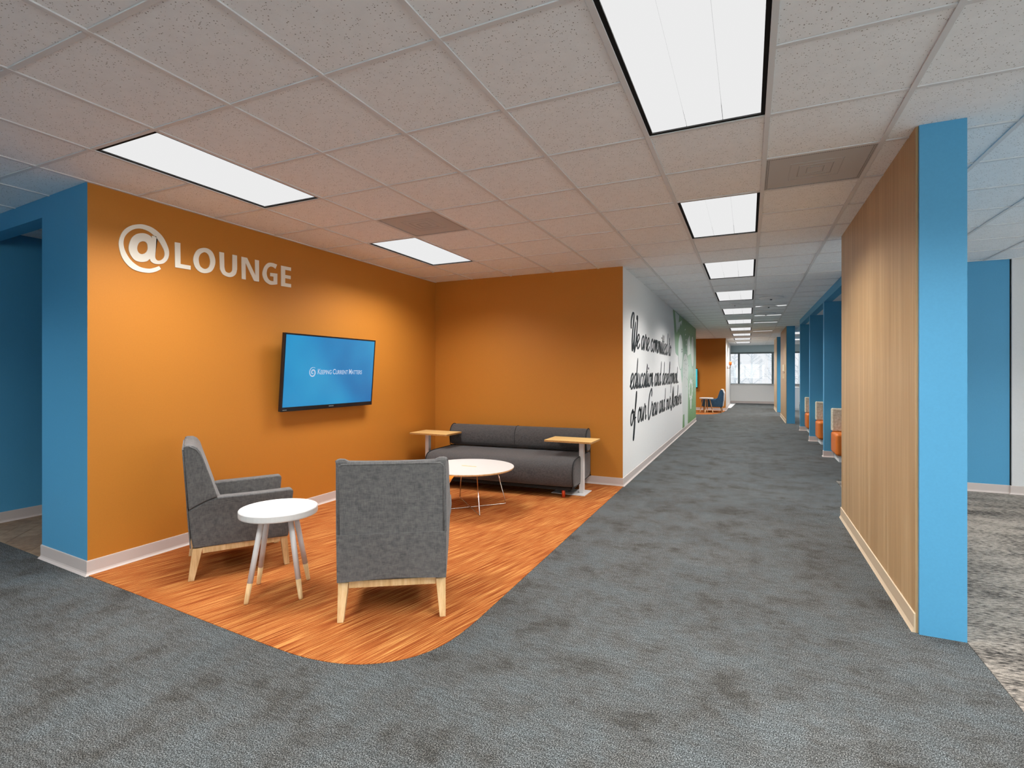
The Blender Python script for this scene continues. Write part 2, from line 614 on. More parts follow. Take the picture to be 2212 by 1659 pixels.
# ------------------------------------------------------------------ walls
wall_poly('wall_lounge_left', [(XL, YN), (-4.31, YN + 0.13), (-4.31, YB + 0.12), (XL, YB + 0.12)], ORANGE,
          label='orange lounge wall carrying the television and lettering')
wall_poly('wall_lounge_back', [(XL, YB), (XW, YB), (XW - 0.12, YB + 0.12), (XL, YB + 0.12)], ORANGE,
          label='orange lounge wall behind the grey sofa')
wall_poly('wall_corridor_left', [(XW, YB), (XW, YW1), (XW - 0.12, YW1), (XW - 0.12, YB + 0.12)], WHITE,
          label='white corridor wall with script lettering and green mural')
jx = -4.905
wall_poly('wall_blue_return', [(XL, YN), (jx, yblue(jx)), (jx, yblue(jx) + 0.13), (-4.31, YN + 0.13)], BLUE,
          label='blue wall end beside the dark opening')
wall_poly('wall_blue_header', [(jx, yblue(jx)), (XIN, yblue(XIN)), (XIN, yblue(XIN) + 0.13), (jx, yblue(jx) + 0.13)], BLUE,
          2.597, TOP, 'blue header above the dark opening')
wall_poly('wall_opening_left', [(XIN, YBACK), (XIN, 6.1), (XIN - 0.12, 6.1), (XIN - 0.12, YBACK)], BLUE,
          label='blue side wall inside the dark opening')
wall_poly('wall_opening_right', [(jx, yblue(jx) + 0.13), (-4.31, yblue(jx) + 0.13), (-4.31, 6.1), (jx, 6.1)], BLUE,
          label='blue wall on the hidden side of the dark opening')
wall_poly('wall_opening_back', [(XIN, 6.0), (jx, 6.0), (jx, 6.1), (XIN, 6.1)], BLUE, label='blue wall closing the dark opening')
wall_poly('wall_far_return', [(XW, YW1), (-4.4, YW1), (-4.4, YW1 - 0.12), (XW - 0.12, YW1 - 0.12)], ORANGE,
          label='orange return of the far lounge')
wall_poly('wall_far_left', [(-4.3, YW1), (-4.3, YL2), (-4.42, YL2), (-4.42, YW1)], ORANGE, label='orange side wall of the far lounge')
wall_poly('wall_far_back', [(-4.42, YL2), (XL2 - 0.0, YL2), (XL2 - 0.12, YL2 + 0.12), (-4.42, YL2 + 0.12)], ORANGE,
          label='orange wall behind the blue chair')
wall_poly('wall_far_white', [(XL2, YL2), (XL2, YWIN), (XL2 - 0.12, YWIN), (XL2 - 0.12, YL2 + 0.12)], WHITE,
          label='white wall between far lounge and windows')
wall_poly('wall_room_back', [(XIN - 0.12, YBACK), (XR + 0.12, YBACK), (XR + 0.12, YBACK - 0.12), (XIN - 0.12, YBACK - 0.12)], WHITE, 0, 0.9)
wall_poly('wall_room_back_head', [(XIN - 0.12, YBACK), (XR + 0.12, YBACK), (XR + 0.12, YBACK - 0.12), (XIN - 0.12, YBACK - 0.12)], WHITE, 2.42, TOP)
wall_poly('wall_room_right', [(XR, YBACK), (XR + 0.12, YBACK), (XR + 0.12, 8.1), (XR, 8.1)], WHITE, 0, 0.9)
wall_poly('wall_room_right_head', [(XR, YBACK), (XR + 0.12, YBACK), (XR + 0.12, 8.1), (XR, 8.1)], WHITE, 2.42, TOP)
wall_poly('wall_far_right', [(5.0, 8.1), (5.12, 8.1), (5.12, YWIN), (5.0, YWIN)], WHITE)
wall_poly('wall_blue_right', [(1.16, 7.92), (2.775, 7.92), (2.775, 8.04), (1.16, 8.04)], BLUE,
          label='blue wall beyond the wood pier')
wall_poly('wall_grey_right', [(2.79, 7.905), (XR, 7.905), (XR, 8.1), (2.79, 8.1)], GREYWALL,
          label='pale grey wall next to the blue wall')
MB().box(2.775, 2.79, 7.93, 8.0, 0.0, TOP).build('trim_1', MATS['black_lining'])['kind'] = 'structure'

# piers clad in wood on the corridor side
def pier(name, x0, x1, y0, y1, label, cream=True):
    root = struct(empty(name, ((x0 + x1) / 2, (y0 + y1) / 2, 0)), label)
    off = (-(x0 + x1) / 2, -(y0 + y1) / 2, 0)
    MB().box(x0 + 0.012, x1, y0, y1, 0, TOP).build('pier_core', BLUE, root, loc=off)
    MB().box(x0, x0 + 0.012, y0 + 0.018, y1 - 0.018, 0.0, TOP).build('wood_panel', MATS['wall_wood'], root, loc=off)
    m = MB().prism([(0.0, 0.102), (-0.007, 0.1), (-0.007, 0.022), (-0.012, 0.010), (-0.018, 0.0), (0.0, 0.0)],
                   lambda u, v, w: (x0 + u, w, v), y0 + 0.018, y1 - 0.002)
    m.build('baseboard', MATS['baseboard_cream' if cream else 'baseboard_vinyl'], root, loc=off)
    return root
pier('wall_pier', X1, X2, YP0, YP1, 'tall pier with oak panel side and bright blue end')
p2 = pier('wall_pier', 0.965, 1.185, 16.5, 19.3, 'oak and blue pier beyond the booths carrying a cream sign')
p3 = pier('wall_pier', 0.935, 1.12, 21.2, 23.3, 'oak and blue pier closest to the windows')

# booth fins, header and soffit
for yf, lab in ((10.14, 'blue booth partition closest to the wood pier'), (12.38, 'middle blue booth partition'),
                (14.6, 'blue booth partition at the far end of the row')):
    wall_poly('wall_booth', [(1.16, yf), (2.775, yf), (2.775, yf + 0.12), (1.16, yf + 0.12)], BLUE, 0, 2.62, lab)
wall_poly('wall_booth_header', [(1.16, 8.04), (1.28, 8.04), (1.28, 14.72), (1.16, 14.72)], BLUE, 2.62, TOP,
          'blue header above the booths')
wall_poly('wall_booth_back', [(2.775, 8.04), (2.9, 8.04), (2.9, 14.72), (2.775, 14.72)], BLUE)
struct(MB().box(1.28, 2.9, 8.04, 14.72, 2.62, 2.66).build('ceiling_booth', MATS['white_trim']), 'flat soffit inside the booths')

# ------------------------------------------------------------------ baseboards: cove profile swept along a line on the floor
PROF = [(0.0, 0.102), (0.006, 0.101), (0.007, 0.096), (0.007, 0.024), (0.010, 0.014), (0.018, 0.005), (0.022, 0.0), (0.0, 0.0)]
def baseboard(name, pts, mat='baseboard_vinyl', label=None):
    """pts run with the room on the right-hand side of travel"""
    ps = [Vector((p[0], p[1])) for p in pts]
    rings = []
    for i, p in enumerate(ps):
        d1 = (ps[i] - ps[i - 1]).normalized() if i > 0 else (ps[1] - ps[0]).normalized()
        d2 = (ps[i + 1] - ps[i]).normalized() if i < len(ps) - 1 else d1
        n1, n2 = Vector((d1.y, -d1.x)), Vector((d2.y, -d2.x))
        n = (n1 + n2)
        n = n / max(0.3, n.dot(n1))
        rings.append([(p.x + n.x * u, p.y + n.y * u, v) for u, v in PROF])
    return struct(MB().loft(rings).build(name, MATS[mat]), label)
baseboard('baseboard_lounge', [(jx, yblue(jx) + 0.12), (jx, yblue(jx)), (XL, YN), (XL, YB), (XW, YB), (XW, YW1), (XW - 0.5, YW1)],
          label='pale vinyl baseboard around the lounge and along the white wall')
baseboard('baseboard_opening', [(XIN, YBACK), (XIN, 6.0), (jx, 6.0)])
baseboard('baseboard_far', [(-4.3, YL2), (XL2, YL2), (XL2, YWIN), (5.0, YWIN)], label='pale vinyl baseboard of the far lounge and window wall')
baseboard('baseboard_right', [(1.16, 7.92), (2.782, 7.92), (2.782, 7.905), (XR, 7.905)], label='pale vinyl baseboard under blue and grey wall')
for yf in (10.14, 12.38, 14.6):
    baseboard('baseboard_booth', [(1.16, yf + 0.12), (1.16, yf), (1.30, yf)], label='short pale baseboard at the foot of a booth partition')

# ------------------------------------------------------------------ window wall
yw = YWIN
wall_poly('wall_window_sill', [(XL2 - 0.2, yw), (5.2, yw), (5.2, yw + 0.25), (XL2 - 0.2, yw + 0.25)], WHITE, 0, 0.91,
          'white wall below the end windows')
wall_poly('wall_window_head', [(XL2 - 0.2, yw - 0.03), (5.2, yw - 0.03), (5.2, yw + 0.25), (XL2 - 0.2, yw + 0.25)], VALANCE, 2.42, TOP,
          'pale blue panel above the end windows')
mull = [XL2 - 0.1, -0.42, 1.03, 2.48, 3.9, 5.0]
for k in range(len(mull) - 1):
    a, b = mull[k], mull[k + 1]
    w = struct(empty('window_%d' % (k + 1), ((a + b) / 2, yw + 0.1, 0.91)), 'wide window pane in grey frame, bay %d from the white wall' % (k + 1))
    off = (-(a + b) / 2, -(yw + 0.1), -0.91)
    fr = MB()
    fr.box(a, a + 0.045, yw + 0.06, yw + 0.15, 0.91, 2.42)
    fr.box(b - 0.045, b, yw + 0.06, yw + 0.15, 0.91, 2.42)
    fr.box(a + 0.045, b - 0.045, yw + 0.06, yw + 0.15, 2.35, 2.42)
    fr.box(a + 0.045, b - 0.045, yw + 0.06, yw + 0.15, 0.91, 0.935)
    fr.build('window_frame', MATS['window_frame'], w, loc=off)
    MB().box(a + 0.045, b - 0.045, yw + 0.10, yw + 0.106, 0.935, 2.35).build('pane', MATS['dimmed_glass'], w, loc=off)
# unseen office windows added behind and beside the camera to bring in daylight
nb = 6
XB0 = -1.8
MB().box(XIN, XB0, YBACK - 0.12, YBACK, 0.9, 2.42).build('wall_back_daylight_block', WHITE)['kind'] = 'structure'  # unseen solid stretch added to keep daylight out of the dark opening
for k in range(nb + 8):
    back = k < nb
    a = (XB0 + (XR - XB0) * k / nb) if back else (YBACK + (8.1 - YBACK) * (k - nb) / 8)
    b = (XB0 + (XR - XB0) * (k + 1) / nb) if back else (YBACK + (8.1 - YBACK) * (k + 1 - nb) / 8)
    P = (lambda u0, u1, z0, z1, m, d0=-0.09, d1=-0.02: m.box(u0, u1, YBACK + d0, YBACK + d1, z0, z1)) if back else \
        (lambda u0, u1, z0, z1, m, d0=0.02, d1=0.09: m.box(XR + d0, XR + d1, u0, u1, z0, z1))
    w = struct(empty('window_%d' % (k + 6)))
    fr = MB()
    P(a, a + 0.04, 0.9, 2.42, fr); P(b - 0.04, b, 0.9, 2.42, fr); P(a + 0.04, b - 0.04, 2.36, 2.42, fr); P(a + 0.04, b - 0.04, 0.9, 0.93, fr)
    fr.build('window_frame', MATS['window_frame'], w)
    pm = MB()
    P(a + 0.04, b - 0.04, 0.93, 2.36, pm, -0.055 if back else 0.05, -0.05 if back else 0.055)
    pm.build('pane', MATS['glass'], w)
struct(MB().box(XL2, 5.0, yw - 0.04, yw + 0.06, 0.895, 0.915).build('trim_2', MATS['white_trim']), 'narrow white window sill')

# snowy ground and frosted trees outside
struct(MB().box(-80, 80, -60, 120, -0.9, -0.8).build('ground_snow', MATS['snow']), 'snow covered ground outside the end windows')
def tree(x, y, h, seed, label):
    random.seed(seed)
    root = tag(empty('frosted_tree', (x, y, -0.8)), label, 'tree', 'trees outside the windows')
    MB().tube([(0, 0, 0), (0.05, 0, h * 0.5), (0, 0.05, h)], [h * 0.022, h * 0.014, 0.02], 7).build('trunk', MATS['frosted_bark'], root)
    br = MB()
    for k in range(24):
        t = 0.18 + 0.8 * k / 24
        a = random.random() * 6.28
        ln = h * 0.26 * (1.05 - t) + 0.15
        p0 = Vector((0, 0, h * t))
        p1 = p0 + Vector((math.cos(a) * ln * 0.6, math.sin(a) * ln * 0.6, ln * 0.5))
        p2 = p0 + Vector((math.cos(a) * ln, math.sin(a) * ln, ln * 0.85))
        br.tube([p0, p1, p2], [0.035, 0.025, 0.01], 4)
        for q in range(4):
            s = p0.lerp(p2, 0.4 + 0.15 * q)
            for sg in (-1, 1):
                br.tube([s, s + Vector((math.cos(a + sg * 0.9), math.sin(a + sg * 0.9), 0.1)) * ln * 0.35], [0.022, 0.008], 4)
    br.build('branches', MATS['frosted_bark'], root)
for i, (x, y, h) in enumerate(((0.2, 47, 5.0), (2.0, 52, 6.0), (3.4, 44, 5.5), (-2.0, 55, 5.2), (6.5, 50, 6.5), (-0.9, 40, 3.6))):
    tree(x, y, h, 30 + i, 'pale frosted tree outside the end windows, %s' %
         ('slender beside the mullion', 'tall in the wide pane', 'at the edge of the wide pane', 'in the narrow pane',
          'seen past the booths', 'short and closest to the glass')[i])

# ------------------------------------------------------------------ ceiling
ZC = H
ceil_o = struct(MB().box(XIN - 0.2, XR + 0.2, YBACK - 0.2, YWIN + 0.3, ZC + 0.12, ZC + 0.2).build('ceiling', MATS['black_lining']),
                'suspended ceiling of square acoustic tiles')
CORR = [-4, 0, 4, 8, 12, 16, 20, 24, 28, 32, 36]
TROFFERS = []                                   # (column, row)
for j in CORR: TROFFERS.append((0, j))
TROFFERS += [(-8, -4), (-3, -4), (-5, 0), (-5, 4), (-4, 28), (5, -4), (3, -1), (5, 4), (9, 0), (9, 6), (5, 24), (5, 32), (3, 28), (3, 34)]  # includes panels added to brighten the blue wall, pier end and far end
VENTS = [(-4, 3), (1, 3)]
taken = set()
for i, j in TROFFERS: taken |= {(i, j), (i, j + 1)}
for c in VENTS: taken.add(c)

def solid(x, y):
    """ceiling cells that lie wholly above closed-off rooms"""
    if -4.9 < x < XL - 0.45 and y > 2.6: return True
    if x < -4.31 and y > 6.1: return True
    if x < XW - 0.45 and YB + 0.45 < y < YW1 - 0.45: return True
    if x < XL2 - 0.45 and y > YL2 + 0.45: return True
    if 1.7 < x and 8.5 < y < 14.4: return True
    if x > 3.2 and y > 8.4: return True
    return False

i0, i1 = int(math.floor((XIN - GX0) / GX)), int(math.ceil((XR - GX0) / GX))
j0, j1 = int(math.floor((YBACK - GY0) / GY)), int(math.ceil((YWIN - GY0) / GY))
cells = []
for i in range(i0, i1):
    for j in range(j0, j1):
        cx, cy = gx(i + 0.5), gy(j + 0.5)
        if (i, j) in taken or solid(cx, cy):
            continue
        s, c = math.sin(YAW), math.cos(YAW)
        f, r = -s * cx + c * cy, c * cx + s * cy
        inview = f > 0.3 and abs(r / f) < 1.35 and (ZC - HC) / f * FPX < HORIZON + 420
        hid = (cx < XW and cy > YB) or (cx > 1.2 and cy > 8)
        area = (1 / f ** 3 if inview else 0) * (0.02 if hid else 1)
        cells.append((area, i, j, cx, cy))
cells.sort(reverse=True)
tile_me = bpy.data.meshes.new('ceiling_tile')
_w, _d = GX / 2 - 0.0015, GY / 2 - 0.0015
_e = 0.016
tv = [(-_w, -_d, 0.03), (_w, -_d, 0.03), (_w, _d, 0.03), (-_w, _d, 0.03),
      (-_w, -_d, 0.008), (_w, -_d, 0.008), (_w, _d, 0.008), (-_w, _d, 0.008),
      (-_w + _e, -_d + _e, 0.004), (_w - _e, -_d + _e, 0.004), (_w - _e, _d - _e, 0.004), (-_w + _e, _d - _e, 0.004)]
tf = [(0, 1, 2, 3), (11, 10, 9, 8)]
for k in range(4):
    q = (k + 1) % 4
    tf += [(k, k + 4, q + 4, q), (k + 4, k + 8, q + 8, q + 4)]
tile_me.from_pydata(tv, [], tf); tile_me.materials.append(MATS['tile']); tile_me.update()
rest = MB()
for n, (area, i, j, cx, cy) in enumerate(cells):
    if n < 298 and area > 0:
        link('ceiling_tile', tile_me, ceil_o, loc=(cx, cy, ZC))
    else:
        rest.add([(x + cx, y + cy, z + ZC) for x, y, z in tv], tf)
ro = rest.build('ceiling_tiles', MATS['tile'], ceil_o)
ro['kind'] = 'stuff'
# T-bar grid: main runners along the corridor, cross tees in runs broken at the light panels
for i in range(i0, i1 + 1):
    if XIN < gx(i) < XR:
        y0_, y1_ = YBACK, YWIN
        if gx(i) < XL - 0.2: y1_ = 6.0
        elif gx(i) < XW - 0.2: y1_ = YB
        elif gx(i) > 1.3: y1_ = 7.9
        MB().box(gx(i) - 0.0125, gx(i) + 0.0125, y0_, y1_, ZC - 0.002, ZC + 0.03).build('grid_runner', MATS['grid_tee'], ceil_o)
        if gx(i) > 1.3 and gx(i) < 5: MB().box(gx(i) - 0.0125, gx(i) + 0.0125, 14.8, YWIN, ZC - 0.002, ZC + 0.03).build('grid_runner', MATS['grid_tee'], ceil_o)
        if XL - 0.2 < gx(i) < XW - 0.2: MB().box(gx(i) - 0.0125, gx(i) + 0.0125, YW1, YL2, ZC - 0.002, ZC + 0.03).build('grid_runner', MATS['grid_tee'], ceil_o)
inside = {(i, j + 1) for i, j in TROFFERS}
for j in range(j0 + 1, j1):
    run = None
    for i in range(i0, i1 + 1):
        ok = i < i1 and (i, j) not in inside and not solid(gx(i + 0.5), gy(j)) and XIN < gx(i + 1) and gx(i) < XR
        if ok and run is None: run = i
        if not ok and run is not None:
            MB().box(max(gx(run), XIN), min(gx(i), XR), gy(j) - 0.0115, gy(j) + 0.0115, ZC - 0.0004, ZC + 0.03).build('cross_tee', MATS['grid_tee'], ceil_o)
            run = None

# ------------------------------------------------------------------ ceiling light panels
def make_troffer():
    r = empty('ceiling_light')
    w, d = GX / 2 - 0.0125, GY - 0.0125
    fr = MB()
    t = 0.020
    for (a, b, c, e) in ((-w, -w + t, -d, d), (w - t, w, -d, d), (-w + t, w - t, -d, -d + t), (-w + t, w - t, d - t, d)):
        fr.box(a, b, c, e, 0.004, 0.09)
    fr.build('housing', MATS['dark_gap'], r)
    x0, x1 = -w + t, w - t
    s = (x1 - x0) / 3
    for k in range(3):
        MB().box(x0 + k * s + (0.0012 if k else 0), x0 + (k + 1) * s - (0.0012 if k < 2 else 0), -d + t, d - t, 0.010, 0.016).build('diffuser', MATS['lamp_diffuser'], r)
    MB().box(-w, w, -d, d, 0.09, 0.095).build('back_plate', MATS['white_trim'], r)
    ld = bpy.data.lights.new('troffer_lamp', 'AREA')
    ld.shape = 'RECTANGLE'
    ld.size, ld.size_y = 2 * (w - t), 2 * (d - t)
    ld.energy = TROFFER_W
    ld.color = (1.0, 0.98, 0.96)
    ld.spread = math.radians(TROFFER_SPREAD)
    lo = bpy.data.objects.new('troffer_lamp', ld)
    COL.objects.link(lo)
    lo.parent = r
    lo.location = (0, 0, 0.006)
    return r
ORD = ['behind the viewer', 'cut off by the top of the picture', 'second', 'third', 'fourth', 'fifth', 'sixth', 'seventh', 'eighth', 'ninth', 'last']
proto = make_troffer()
for n, (i, j) in enumerate(TROFFERS):
    t = proto if n == 0 else copy_tree(proto)
    t.location = (gx(i + 0.5), gy(j + 1), ZC)
    if i == 0:
        k = CORR.index(j)
        lab = ('white ceiling light panel over the corridor, ' + ORD[k]) if k < 2 or k == 10 else \
              'white ceiling light panel over the corridor, %s in the row towards the windows' % ORD[k]
        grp = 'corridor ceiling lights'
    else:
        grp = 'lounge and office ceiling lights'
        lab = {(-8, -4): 'added white ceiling light panel in front of the dark opening, behind the viewer',
               (-3, -4): 'white ceiling light panel behind the viewer near the blue wall',
               (-5, 0): 'long white ceiling light panel above the lounge lettering',
               (-5, 4): 'white ceiling light panel above the television by the square vent',
               (-4, 28): 'white ceiling light panel of the far lounge'}.get((i, j), 'white ceiling light panel')
        lab = {(5, -4): 'added white ceiling light panel of the open office, unseen behind the viewer',
               (3, -1): 'added white ceiling light panel in front of the blue pier end, outside the picture',
               (5, 4): 'added white ceiling light panel of the open office, unseen beside the wood pier',
               (9, 0): 'added white ceiling light panel of the open office, unseen by the side windows',
               (9, 6): 'added white ceiling light panel of the open office, unseen by the pale grey wall',
               (5, 24): 'white ceiling light panel behind the booth row, away from the corridor',
               (5, 32): 'white ceiling light panel by the end windows, away from the corridor',
               (3, 28): 'added white ceiling light panel past the booths, beside the second pier',
               (3, 34): 'added white ceiling light panel by the end windows, beside the second pier'}.get((i, j), lab)
    tag(t, lab, 'ceiling light', grp)

# ------------------------------------------------------------------ ceiling vents and round diffusers
def make_vent():
    r = empty('ceiling_vent')
    w, d = GX / 2 - 0.012, GY / 2 - 0.012
    fr = MB()
    for (a, b, c, e) in ((-w, -w + .02, -d, d), (w - .02, w, -d, d), (-w + .02, w - .02, -d, -d + .02), (-w + .02, w - .02, d - .02, d)):
        fr.box(a, b, c, e, 0.001, 0.03)
    fr.build('vent_frame', MATS['vent'], r)
    MB().box(-w + .02, w - .02, -d + .02, d - .02, 0.004, 0.010).build('perforated_face', MATS['vent'], r)
    q = MB()
    for s in (0.15, 0.10, 0.05):
        for (a, b, c, e) in ((-s, -s + .006, -s, s), (s - .006, s, -s, s), (-s, s, -s, -s + .006), (-s, s, s - .006, s)):
            q.box(a, b, c, e, 0.002, 0.006)
    q.build('louver', MATS['vent'], r)
    return r
v0 = make_vent()
v1 = copy_tree(v0)
for v, (i, j), lab in ((v0, VENTS[0], 'square perforated ceiling vent next to the lounge light panel'),
                       (v1, VENTS[1], 'square perforated ceiling vent in front of the wood pier')):
    v.location = (gx(i + 0.5), gy(j + 0.5), ZC)
    tag(v, lab, 'ceiling vent', 'ceiling vents')

def disc(x, y, r, label, name='round_ceiling_diffuser', cat='diffuser'):
    o = empty(name, (x, y, ZC))
    MB().lathe([(r, 0.0), (r, -0.008), (r * 0.93, -0.016), (r * 0.6, -0.024), (r * 0.15, -0.03), (0.004, -0.03)], 36).build('disc', MATS['white_trim'], o, smooth=True)
    MB().lathe([(r * 0.09, -0.028), (r * 0.09, -0.04), (0.004, -0.042)], 16).build('centre_button', MATS['dark_gap'], o)
    tag(o, label, cat, 'round ceiling fittings')
disc(0.36, 10.17, 0.20, 'round white ceiling diffuser, closest of three beside the light row')
disc(0.36, 11.36, 0.17, 'round white ceiling diffuser, middle of three beside the light row')
disc(0.35, 12.82, 0.20, 'round white ceiling diffuser, farthest of three beside the light row')
disc(-0.24, 10.81, 0.08, 'small round smoke detector between two corridor light panels', 'smoke_detector', 'detector')
for k, yy in enumerate((11.30, 13.08, 14.87, 17.85)):  # glowing strips in place of bright reflections on the ceiling, no lamps
    s = empty('glow_strip', (gx(1.5), yy, ZC))
    MB().box(-GX / 2 + .02, GX / 2 - .02, -0.07, 0.07, -0.012, 0.0).build('housing', MATS['white_trim'], s)
    MB().box(-GX / 2 + .035, GX / 2 - .035, -0.055, 0.055, -0.015, -0.012).build('diffuser', MATS['lamp_diffuser'], s)
    tag(s, 'narrow glowing strip across the ceiling in place of a reflection, %s along the booths' % ('first', 'second', 'third', 'fourth')[k], 'ceiling light', 'glowing ceiling strips')

# ------------------------------------------------------------------ @LOUNGE lettering (outlines measured on the wall)
def crop_pt(x, y):
    return on_x(220 + x / 5.027, 460 + y / 5.027, XL)
on_left = lambda u, v, w: (XL + w, u, v)
def ell(cx, cy, rx, ry, n=40, a0=0.0):
    return [(cx + rx * math.cos(a0 + 2 * math.pi * k / n), cy + ry * math.sin(a0 + 2 * math.pi * k / n)) for k in range(n)]
def conv(lp): return [crop_pt(*p) for p in lp]
sign = tag(empty('wall_lettering', (XL, 2.9, 2.2)), 'white at-sign and LOUNGE lettering on the orange wall', 'lettering')
soff = (-XL, -2.9, -2.2)
def glyph(name, loops):
    MB().plate([conv(l) for l in loops], on_left, 0.0, 0.006).build(name, MATS['sign_white'], sign, loc=soff)
# at sign: one open ring plus a bowl with a stem
outer = catmull([(618, 578), (560, 598), (495, 606), (400, 582), (310, 512), (250, 415), (230, 330), (250, 250), (320, 188), (410, 170), (510, 205),
                 (600, 285), (660, 380), (678, 440), (668, 485), (640, 512), (606, 518), (585, 505), (575, 480), (577, 440)], 4)
outer += [(588, 255), (540, 248), (538, 275)]
outer += catmull([(538, 275), (520, 250), (480, 228), (430, 220), (370, 232), (315, 280), (287, 370), (300, 440), (345, 505), (400, 530),
                  (450, 532), (490, 522), (516, 500), (530, 528), (570, 552), (620, 557)], 4)[1:]
outer += catmull([(620, 557), (670, 545), (712, 500), (726, 430), (705, 350), (650, 250), (560, 170), (470, 132), (400, 124), (310, 140),
                  (230, 195), (185, 290), (185, 380), (220, 490), (290, 580), (380, 630), (500, 651), (580, 638), (638, 610)], 4)[1:]
hole = catmull([(437, 308), (400, 325), (380, 370), (385, 415), (410, 443), (440, 447), (475, 430), (494, 390), (490, 340), (470, 315)], 4, True)
glyph('letter', [outer, hole[::-1]])
glyph('letter', [[(788, 318), (848, 328), (850, 555), (960, 574), (960, 618), (792, 590)]])
glyph('letter', [catmull([(1100, 380), (1030, 405), (990, 490), (1005, 580), (1060, 640), (1130, 654), (1195, 625), (1228, 540), (1210, 450), (1165, 397)], 5, True),
                 catmull([(1105, 427), (1065, 450), (1047, 500), (1060, 570), (1095, 603), (1130, 607), (1160, 585), (1174, 530), (1160, 465), (1135, 435)], 5, True)[::-1]])
u_ = [(1273, 423), (1323, 433), (1326, 590)] + catmull([(1326, 590), (1338, 632), (1366, 650), (1394, 647), (1412, 625), (1415, 590)], 4)[1:] + [(1415, 453), (1464, 463), (1465, 610)] + \
     catmull([(1465, 610), (1450, 665), (1410, 694), (1362, 693), (1310, 665), (1280, 610)], 4)[1:]
glyph('letter', [u_])
glyph('letter', [[(1513, 476), (1573, 488), (1664, 680), (1660, 508), (1702, 517), (1703, 748), (1652, 740), (1556, 540), (1559, 724), (1517, 716)]])
g_ = catmull([(1899, 562), (1850, 544), (1800, 545), (1758, 590), (1741, 665), (1765, 735), (1815, 775), (1860, 780), (1901, 775)], 5) + \
     [(1902, 660), (1825, 650), (1825, 686), (1862, 692), (1862, 742)] + \
     catmull([(1862, 742), (1825, 735), (1797, 705), (1785, 655), (1797, 605), (1825, 583), (1855, 587), (1882, 606)], 4)[1:]
glyph('letter', [g_])
glyph('letter', [[(1943, 572), (2050, 594), (2050, 630), (1987, 617), (1987, 673), (2047, 684), (2047, 720), (1987, 708), (1987, 762), (2051, 773), (2051, 810), (1943, 793)]])

# ------------------------------------------------------------------ television
def tv_thing(name, origin, right, up, w, h, screen_mat, label, text=True, arm=0.1):
    """origin: lower-left corner of the front face; right/up unit vectors"""
    r_, u_ = Vector(right).normalized(), Vector(up).normalized()
    n_ = r_.cross(u_)
    o_ = Vector(origin)
    base = o_ + r_ * (w / 2) + u_ * (h / 2)
    root = tag(empty(name, base), label, 'television')
    to = lambda u, v, d: tuple(o_ + r_ * u + u_ * v + n_ * d - base)
    bz, bb = 0.016, 0.042
    m = MB().prism([(0, 0), (w, 0), (w, h), (0, h)], to, -0.035, -0.004)
    m.prism([(w * .2, h * .15), (w * .8, h * .15), (w * .8, h * .8), (w * .2, h * .8)], to, -0.055, -0.03)
    m.build('case', MATS['black_plastic'], root, bevel=0.003)
    f = MB()
    for p in ([(0, 0), (w, 0), (w, bb), (0, bb)], [(0, h - bz), (w, h - bz), (w, h), (0, h)],
              [(0, bb), (bz, bb), (bz, h - bz), (0, h - bz)], [(w - bz, bb), (w, bb), (w, h - bz), (w - bz, h - bz)]):
        f.prism(p, to, -0.004, 0.002)
    f.build('bezel', MATS['black_plastic'], root)
    sc = MB().prism([(bz, bb), (w - bz, bb), (w - bz, h - bz), (bz, h - bz)], to, -0.004, 0.0).build('screen', screen_mat, root)
    if text:
        # spiral emblem
        cu, cv = w * 0.285, h * 0.50
        pts, ws = [], []
        for k in range(60):
            a = 0.6 + 2 * math.pi * 1.75 * k / 59
            rr = 0.007 + 0.044 * (k / 59)
            pts.append((cu + rr * math.cos(-a) * 1.0, cv + rr * 1.08 * math.sin(-a)))
            ws.append(0.004 + 0.011 * math.sin(math.pi * min(1.0, (k / 59) * 1.05)) ** 0.7)
        ribbon(MB(), pts, ws, to, 0.0005, 0.0012).build('emblem', MATS['screen_text'], sc)
        tm = text_mesh('Keeping Current Matters', True)
        xs = [v.co.x for v in tm.vertices]; ys = [v.co.y for v in tm.vertices]
        sx = (w * 0.845 - w * 0.335) / (max(xs) - min(xs)); sy = 0.058 / (max(ys) - min(ys))
        for v in tm.vertices:
            v.co = to(w * 0.335 + (v.co.x - min(xs)) * sx, h * 0.475 + (v.co.y - min(ys)) * sy, 0.0008)
        tm.materials.append(MATS['screen_text'])
        link('caption', tm, sc)
        MB().prism([(w * .5 - .035, .020), (w * .5 + .035, .020), (w * .5 + .035, .028), (w * .5 - .035, .028)], to, 0.002, 0.0025).build('maker_mark', MATS['window_frame'], root)
        MB().prism([(.02, .012), (.07, .012), (.07, .018), (.02, .018)], to, 0.002, 0.0025).build('indicator_light', MATS['window_frame'], root)
    # wall bracket
    br = MB().prism([(w * .42, h * .25), (w * .58, h * .25), (w * .58, h * .7), (w * .42, h * .7)], to, -0.055 - arm, -0.05)
    br.build('wall_bracket', MATS['black_plastic'], root)
    return root

